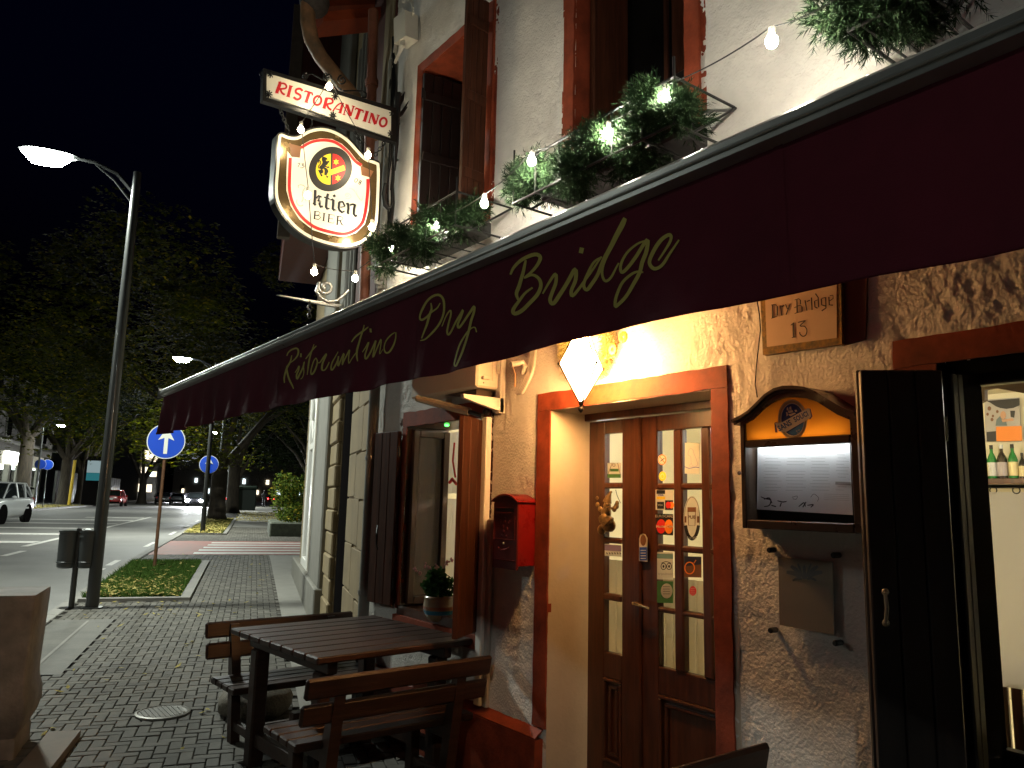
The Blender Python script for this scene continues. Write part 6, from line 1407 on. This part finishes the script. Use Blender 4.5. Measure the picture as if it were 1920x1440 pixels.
    MB().bbox((-hw-.012,-.24,.62),(-hw+.03,.24,.74),.004).build('number_plate',M['paper'],t)
    MB().bbox((-hw-.02,-.78,.30),(-hw+.1,.78,.46),.03).build('bumper',M['black'],t)
    t.location=loc; t.rotation_euler=(0,0,head); return t
wp=mat('white_car_paint',(.72,.73,.74),.25,coat=.8); rp2=mat('red_car_paint',(.30,.015,.015),.25,coat=.8); dkp=mat('dark_car_paint',(.03,.03,.035),.2,coat=.8); slp=mat('silver_car_paint',(.45,.46,.48),.3,metal=.5,coat=.6)
pf=GG(3,978); prr=GG(41,975); mid=(pf+prr)/2; d_=(pf-prr); mid.z=gz(mid.x,mid.y)-.1
hd=math.atan2(d_.y,d_.x)
rt_=Vector((math.cos(hd-PI/2),math.sin(hd-PI/2),0)); 
sgn=1 if rt_.dot(CAM-mid)>0 else -1
make_car(wp,'white compact SUV turning on the road at the left edge',mid-rt_*sgn*.80,hd+.0,H_=1.72).name='white_suv'
stA=math.atan2(DS[1],DS[0])
def at(px,py): p=GG(px,py); p.z=gz(p.x,p.y)-.1; return p
M['tail_e']=emis('lit_tail_lamp',(1,.03,.03),26); M['head_e']=emis('lit_headlamp',(.92,.94,1),2500)
c_=make_car(rp2,'dark red hatchback parked seen from behind across the road',at(213,947),stA,H_=1.5); c_.name='red_car'
make_car(dkp,'dark car parked behind the rusty sign pole',at(305,944),stA+.1,H_=1.45)
make_car(slp,'silver car parked in the dim row behind the headlights',at(333,942),stA,H_=1.45)
c_=make_car(dkp,'oncoming car with glaring headlights beside the second road sign',at(366,948),stA+PI,lights=M['head_e'],H_=1.5); c_.name='oncoming_car'
c_=make_car(dkp,'car with lit red tail lights behind the big tree trunk',at(413,946),stA,H_=1.5); c_.name='braking_car'
for o in c_.children:
    if o.name.startswith('tail_light'): o.data=o.data.copy(); o.data.materials.clear(); o.data.materials.append(M['tail_e']); o.data.materials[0]=M['tail_e']
hp_=at(366,948)
for s in(-1,1):
    ld=bpy.data.lights.new('headlight_beam','SPOT'); ld.energy=6000; ld.spot_size=math.radians(75); ld.spot_blend=.6; ld.color=(.92,.95,1); ld.shadow_soft_size=.1
    o=bpy.data.objects.new('headlight_beam',ld); COL.objects.link(o); o.location=hp_+Vector((-DS[0]*2.4+RS[0]*s*.6,-DS[1]*2.4+RS[1]*s*.6,.75)); o.rotation_euler=Vector((-DS[0],-DS[1],-.05)).to_track_quat('-Z','Y').to_euler()
# ================================================================== TREES
def tree(a,b,h,r,tr,label,n,m,cz=None,squash=.62,seed=0,lean=0,zlow=2.6,off=(0,0)):
    rd_=random.Random(seed); base=S(a,b); t=thing('street_tree',label,'tree',base)
    top=base+Vector((lean,0,h*.55))
    mb=MB(); pts=[base+Vector((0,0,-.1)),base+Vector((0,0,.25)),base+Vector((0,0,1.0))]; rr=[tr*1.55,tr*1.15,tr]
    k=zlow*.95; pts.append(base+Vector((lean*.3,.05,k))); rr.append(tr*.9); mb.tube(pts,rr,14)
    fork=pts[-1]; br_=[]
    for i in range(7):
        an=2*PI*i/7+rd_.uniform(-.3,.3); e=fork+Vector((math.cos(an)*r*.55,math.sin(an)*r*.55,h*.35+rd_.uniform(-.5,1))); mid_=fork.lerp(e,.45)+Vector((0,0,.5)); mb.tube([fork-Vector((0,0,.3)),mid_,e],[tr*.5,tr*.3,tr*.1],8); br_.append((mid_,e))
    o=mb.build('trunk',M['bark'],t,smooth=True)
    cs=[]
    for i in range(46):
        d=Vector((rd_.gauss(0,1),rd_.gauss(0,1),rd_.gauss(0,1))).normalized()*rd_.random()**.38; c=base+Vector((off[0]*DS[0]+off[1]*RS[0],off[0]*DS[1]+off[1]*RS[1],0))+Vector((lean*.5+d.x*r,d.y*r,zlow+(h-zlow)/2+d.z*(h-zlow)/2)); cs.append((c.x,c.y,c.z,rd_.uniform(.12,.26)*r))
    mb=MB()
    per=max(1,n//len(cs)//5)
    for c in cs:
        for j in range(per):
            d=Vector((rd_.gauss(0,1),rd_.gauss(0,1),rd_.gauss(0,.8))).normalized()*c[3]*rd_.random()**.4; q0=Vector(c[:3])+d
            for l in range(5):
                an=rd_.uniform(0,2*PI); u=Vector((math.cos(an),math.sin(an),rd_.uniform(-.7,.1))).normalized(); s=rd_.uniform(.10,.2); v=u.cross(Vector((0,0,1))).normalized()*s*.38; p=q0+u*.05
                mb.add([p,p+u*s*.5+v,p+u*s*1.1,p+u*s*.5-v],[(0,1,2,3)])
    o=mb.build('crown',m,t,recalc=False)
    return t
tree(41.7,-4.25,12.5,9,.40,'big street tree with forked grey trunk and yellow green leaves over the far island',70000,M['leaf'],seed=1,zlow=3.0,off=(-5.5,-2.4))
tree(58,-3.9,12,5.0,.42,'second street tree behind the big one on the pavement edge',14000,M['leaf'],seed=2,zlow=3.4)
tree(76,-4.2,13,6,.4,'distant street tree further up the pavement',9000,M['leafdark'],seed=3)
tree(34,-13.8+1.2,9,0.1,.05,'x',10,M['leafdark'],seed=9) if False else None
q_=AB(GG(118,946)); tree(q_[0],q_[1],13,10,.5,'wide dark tree spreading over the shop across the road',42000,M['leaf'],seed=4,zlow=4.4)
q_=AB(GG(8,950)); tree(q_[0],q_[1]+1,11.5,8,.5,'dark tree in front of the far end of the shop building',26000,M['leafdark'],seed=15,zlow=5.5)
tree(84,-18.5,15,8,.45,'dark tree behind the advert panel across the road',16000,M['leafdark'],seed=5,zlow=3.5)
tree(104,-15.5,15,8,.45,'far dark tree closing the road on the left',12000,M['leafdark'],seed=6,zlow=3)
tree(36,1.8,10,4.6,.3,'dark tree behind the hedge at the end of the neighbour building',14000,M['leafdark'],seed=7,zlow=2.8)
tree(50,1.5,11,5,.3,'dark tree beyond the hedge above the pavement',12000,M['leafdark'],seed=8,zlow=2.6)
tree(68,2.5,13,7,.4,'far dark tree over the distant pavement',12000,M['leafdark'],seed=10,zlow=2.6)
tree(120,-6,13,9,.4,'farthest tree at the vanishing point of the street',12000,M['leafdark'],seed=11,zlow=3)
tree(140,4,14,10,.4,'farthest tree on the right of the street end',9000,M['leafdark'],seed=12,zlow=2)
# hedge shrub in its low planter
hs_=thing('hedge_shrub','leafy shrub with yellowing top in a low stone planter past the crossing','shrub',S(27.5,-1.0))
mb=MB(); SB(mb,26.0,30,-1.95,.6,-.1,.45,.04); mb.build('planter_wall',mat('mossy_planter',(.09,.10,.07),.85,var=.4),hs_)
cs=[]
for k in range(44):
    p=S(26.4+random.random()*3.2,-1.7+random.random()*2.0,.5+random.random()*1.35); cs.append((p.x,p.y,p.z,.38))
mb=MB(); foliage(hs_,cs,9000,.05,leafmat('shrub_leaves',(.03,.07,.012),(.12,.15,.02),.3,(.35,.25,.03)),'foliage',.6)
# dark fence and street backdrop across the road
fn=thing('dark_fence','long dark fence behind the parked cars across the road','fence',S(90,-19.5))
for k in range(22):
    a=78+k*1.6; mb=MB(); SB(mb,a,a+1.5,-19.6,-19.4,0,3.0,.02); mb.build('fence_panel',M['postgrey'],fn)
for i,(a0,a1,b0,b1,h_) in enumerate(((150,190,-40,-22,12),(160,200,12,30,14),(190,200,-20,12,9))):
    t=thing('distant_building',['far dark building on the left of the street end','far dark building on the right of the street end','low dark building closing the street'][i],'building',S(a0,(b0+b1)/2))
    mb=MB(); SB(mb,a0,a1,b0,b1,-.5,h_,0); mb.build('wall',M['greystone'],t)
    for k in range(6):
        mb=MB(); b=b0+(b1-b0)*(k+.3)/6; SB(mb,a0-.05,a0-.01,b,b+.9,2+3*(k%3),3.4+3*(k%3),0); mb.build('window',M['black'],t)
M['farwin']=emis('far_lit_window',(1,.86,.62),2.2); M['farwin2']=emis('far_cold_window',(.8,.95,1),2.5)
rw_=random.Random(5)
for i,(a,b,zz) in enumerate([(150+k*1.5,-21.9+k*.0,1.5+3*(k%3)) for k in range(12)]+[(159.9,13+k*1.4,1.8+3*(k%3)) for k in range(11)]+[(189.9,-18+k*2.6,1.6+2.4*(k%2)) for k in range(11)]):
    t=thing('lit_window','x','lit window',S(a,b,zz),'lit windows at the far end of the street')
    t['label']='small lit window in the far houses at the end of the street'
    mb=MB(); SB(mb,a-.12,a-.06,b,b+rw_.uniform(.5,1.2),zz,zz+rw_.uniform(.8,1.6),0); mb.build('pane',M[rw_.choice(['farwin','farwin2'])],t)
for i,(x,y,cc) in enumerate(((322,941,0),(345,938,0),(352,941,0),(428,938,1),(470,938,0),(507,941,1))):
    pp=GG(x,y); pp.z+=.7; a_,b_=AB(pp); t=thing('distant_car','dark distant car with %s lamps at %s'%(('white','red')[cc],('the far left of the row','the middle of the far row','the bend of the far row','the gap between the trunks','the far end beside the containers','the far end by the walker')[i]),'car',(pp.x,pp.y,pp.z-.7),'distant cars at the end of the street')
    mb=MB(); mb.prism([S(a_,b_+u,v-.0)+Vector((0,0,.0)) for u,v in((-.85,.3),(.85,.3),(.88,.85),(.65,1.4),(-.65,1.4),(-.88,.85))],(DS[0]*3.8,DS[1]*3.8,0)); mb.build('body',dkp,t)
    for sd in(-1,1): MB().sphere(S(a_-.05,b_+sd*.6,.7),.13 if cc else .2,8,6).build('lamp',M['tail_e'] if cc else emis('far_headlamp',(.95,.97,1),250),t)
# person walking
def person(loc,label):
    t=thing('person',label,'person',loc)
    J=[(0,0,.92),(0,0,1.15),(0,0,1.40),(0,0,1.50),(0,0,1.60),(0,.01,1.70),(.10,0,.90),(.11,.16,.50),(.11,.06,.09),(.11,.20,.04),(-.10,0,.90),(-.11,-.10,.50),(-.11,-.30,.14),(-.11,-.22,.04),(.19,0,1.40),(.25,-.05,1.13),(.24,.10,.90),(-.19,0,1.40),(-.25,.05,1.13),(-.24,.18,.92)]
    E_=[(0,1),(1,2),(2,3),(3,4),(4,5),(0,6),(6,7),(7,8),(8,9),(0,10),(10,11),(11,12),(12,13),(2,14),(14,15),(15,16),(2,17),(17,18),(18,19)]
    R_=[.15,.15,.16,.06,.10,.09,.10,.08,.05,.045,.10,.08,.05,.045,.075,.055,.04,.075,.055,.04]
    me=bpy.data.meshes.new('body'); me.from_pydata(J,E_,[]); o=bpy.data.objects.new('body',me); COL.objects.link(o); o.parent=t
    md=o.modifiers.new('s','SKIN'); 
    for i,v in enumerate(me.skin_vertices[0].data): v.radius=(R_[i],R_[i]*.8); v.use_root=(i==0)
    o.modifiers.new('u','SUBSURF').render_levels=2; me.materials.append(pm_('dark_clothes',(.02,.02,.025)))
    MB().sphere((loc.x,loc.y+.0,loc.z+1.68),.105,10,8).build('hair',pm_('dark_hair',(.02,.012,.01)),t,smooth=True)
    return t
p=at(494,952); p.z+=.1; person(p,'person in dark clothes walking away up the distant pavement').rotation_euler=(0,0,stA-PI/2)
# waste containers at the pavement edge
wc=thing('waste_container','dark green wheeled waste container by the second tree','container',S(60,-2.9)); mb=MB(); SB(mb,59.6,60.6,-3.7,-2.3,.15,1.7,.05); mb.build('bin_body',mat('dark_green_plastic',(.015,.03,.022),.5),wc); mb=MB(); SB(mb,59.5,60.7,-3.75,-2.25,1.7,1.95,.08); mb.build('lid',mat('dark_green_lid',(.02,.045,.03),.4),wc)
# ================================================================== SHOP AND FLATS ACROSS THE ROAD
sh_=thing('corner_shop_building','pale apartment building with brightly lit ground floor shop across the road','building',S(62,-24))
mb=MB(); SB(mb,46,80,-34,-20.5,4.2,9.6,0); mb.build('upper_wall',M['greystone'],sh_)
mb=MB(); SB(mb,46.3,79.7,-34,-21.0,3.2,4.2,0); SB(mb,46,80,-34,-26,-.2,4.2,0); mb.build('shop_wall',M['room'],sh_)
for fl in range(2):
    for k in range(9):
        a=48+k*3.5; mb=MB(); SB(mb,a,a+1.3,-20.5-.0,-20.42,5.2+fl*3,6.9+fl*3,0); f_=mb.build('window',M['white'],sh_); mb=MB(); SB(mb,a+.08,a+1.22,-20.44,-20.40,5.3+fl*3,6.8+fl*3,0); mb.build('pane',M['black'],f_)
    mb=MB(); SB(mb,47,79,-20.5,-19.6,4.7+fl*3,4.85+fl*3,0); mb.build('balcony_slab',M['greystone'],sh_)
for k in range(11):
    a=47+k*3.1; mb=MB(); SB(mb,a,a+.45,-21.2,-20.8,-.1,3.2,.02); mb.build('column',M['greystone'],sh_)
    mb=MB(); SB(mb,a+.45,a+3.1,-21.15,-21.10,.0,3.1,0); mb.build('shop_pane',M['glass'],sh_)
    mb=MB(); SB(mb,a+.45,a+3.1,-21.2,-21.08,1.3,1.42,0); SB(mb,a+1.7,a+1.78,-21.2,-21.08,0,3.1,0); mb.build('glazing_bar',M['black'],sh_)
mb=MB(); SB(mb,47,80,-25,-21.3,3.05,3.15,0); mb.build('shop_ceiling',emis('shop_ceiling_light',(.85,1,.95),5),sh_)
sa=BA(10,855,-20.9)[0]; sb=BA(45,855,-20.9)[0]; sz=BA(28,855,-20.9)[1]; mb=MB(); SB(mb,sa,sb,-20.9,-20.7,sz-.5,sz+.5,.02); mb.build('lit_shop_sign',emis('shop_sign_light',(.95,1,1),9),sh_)
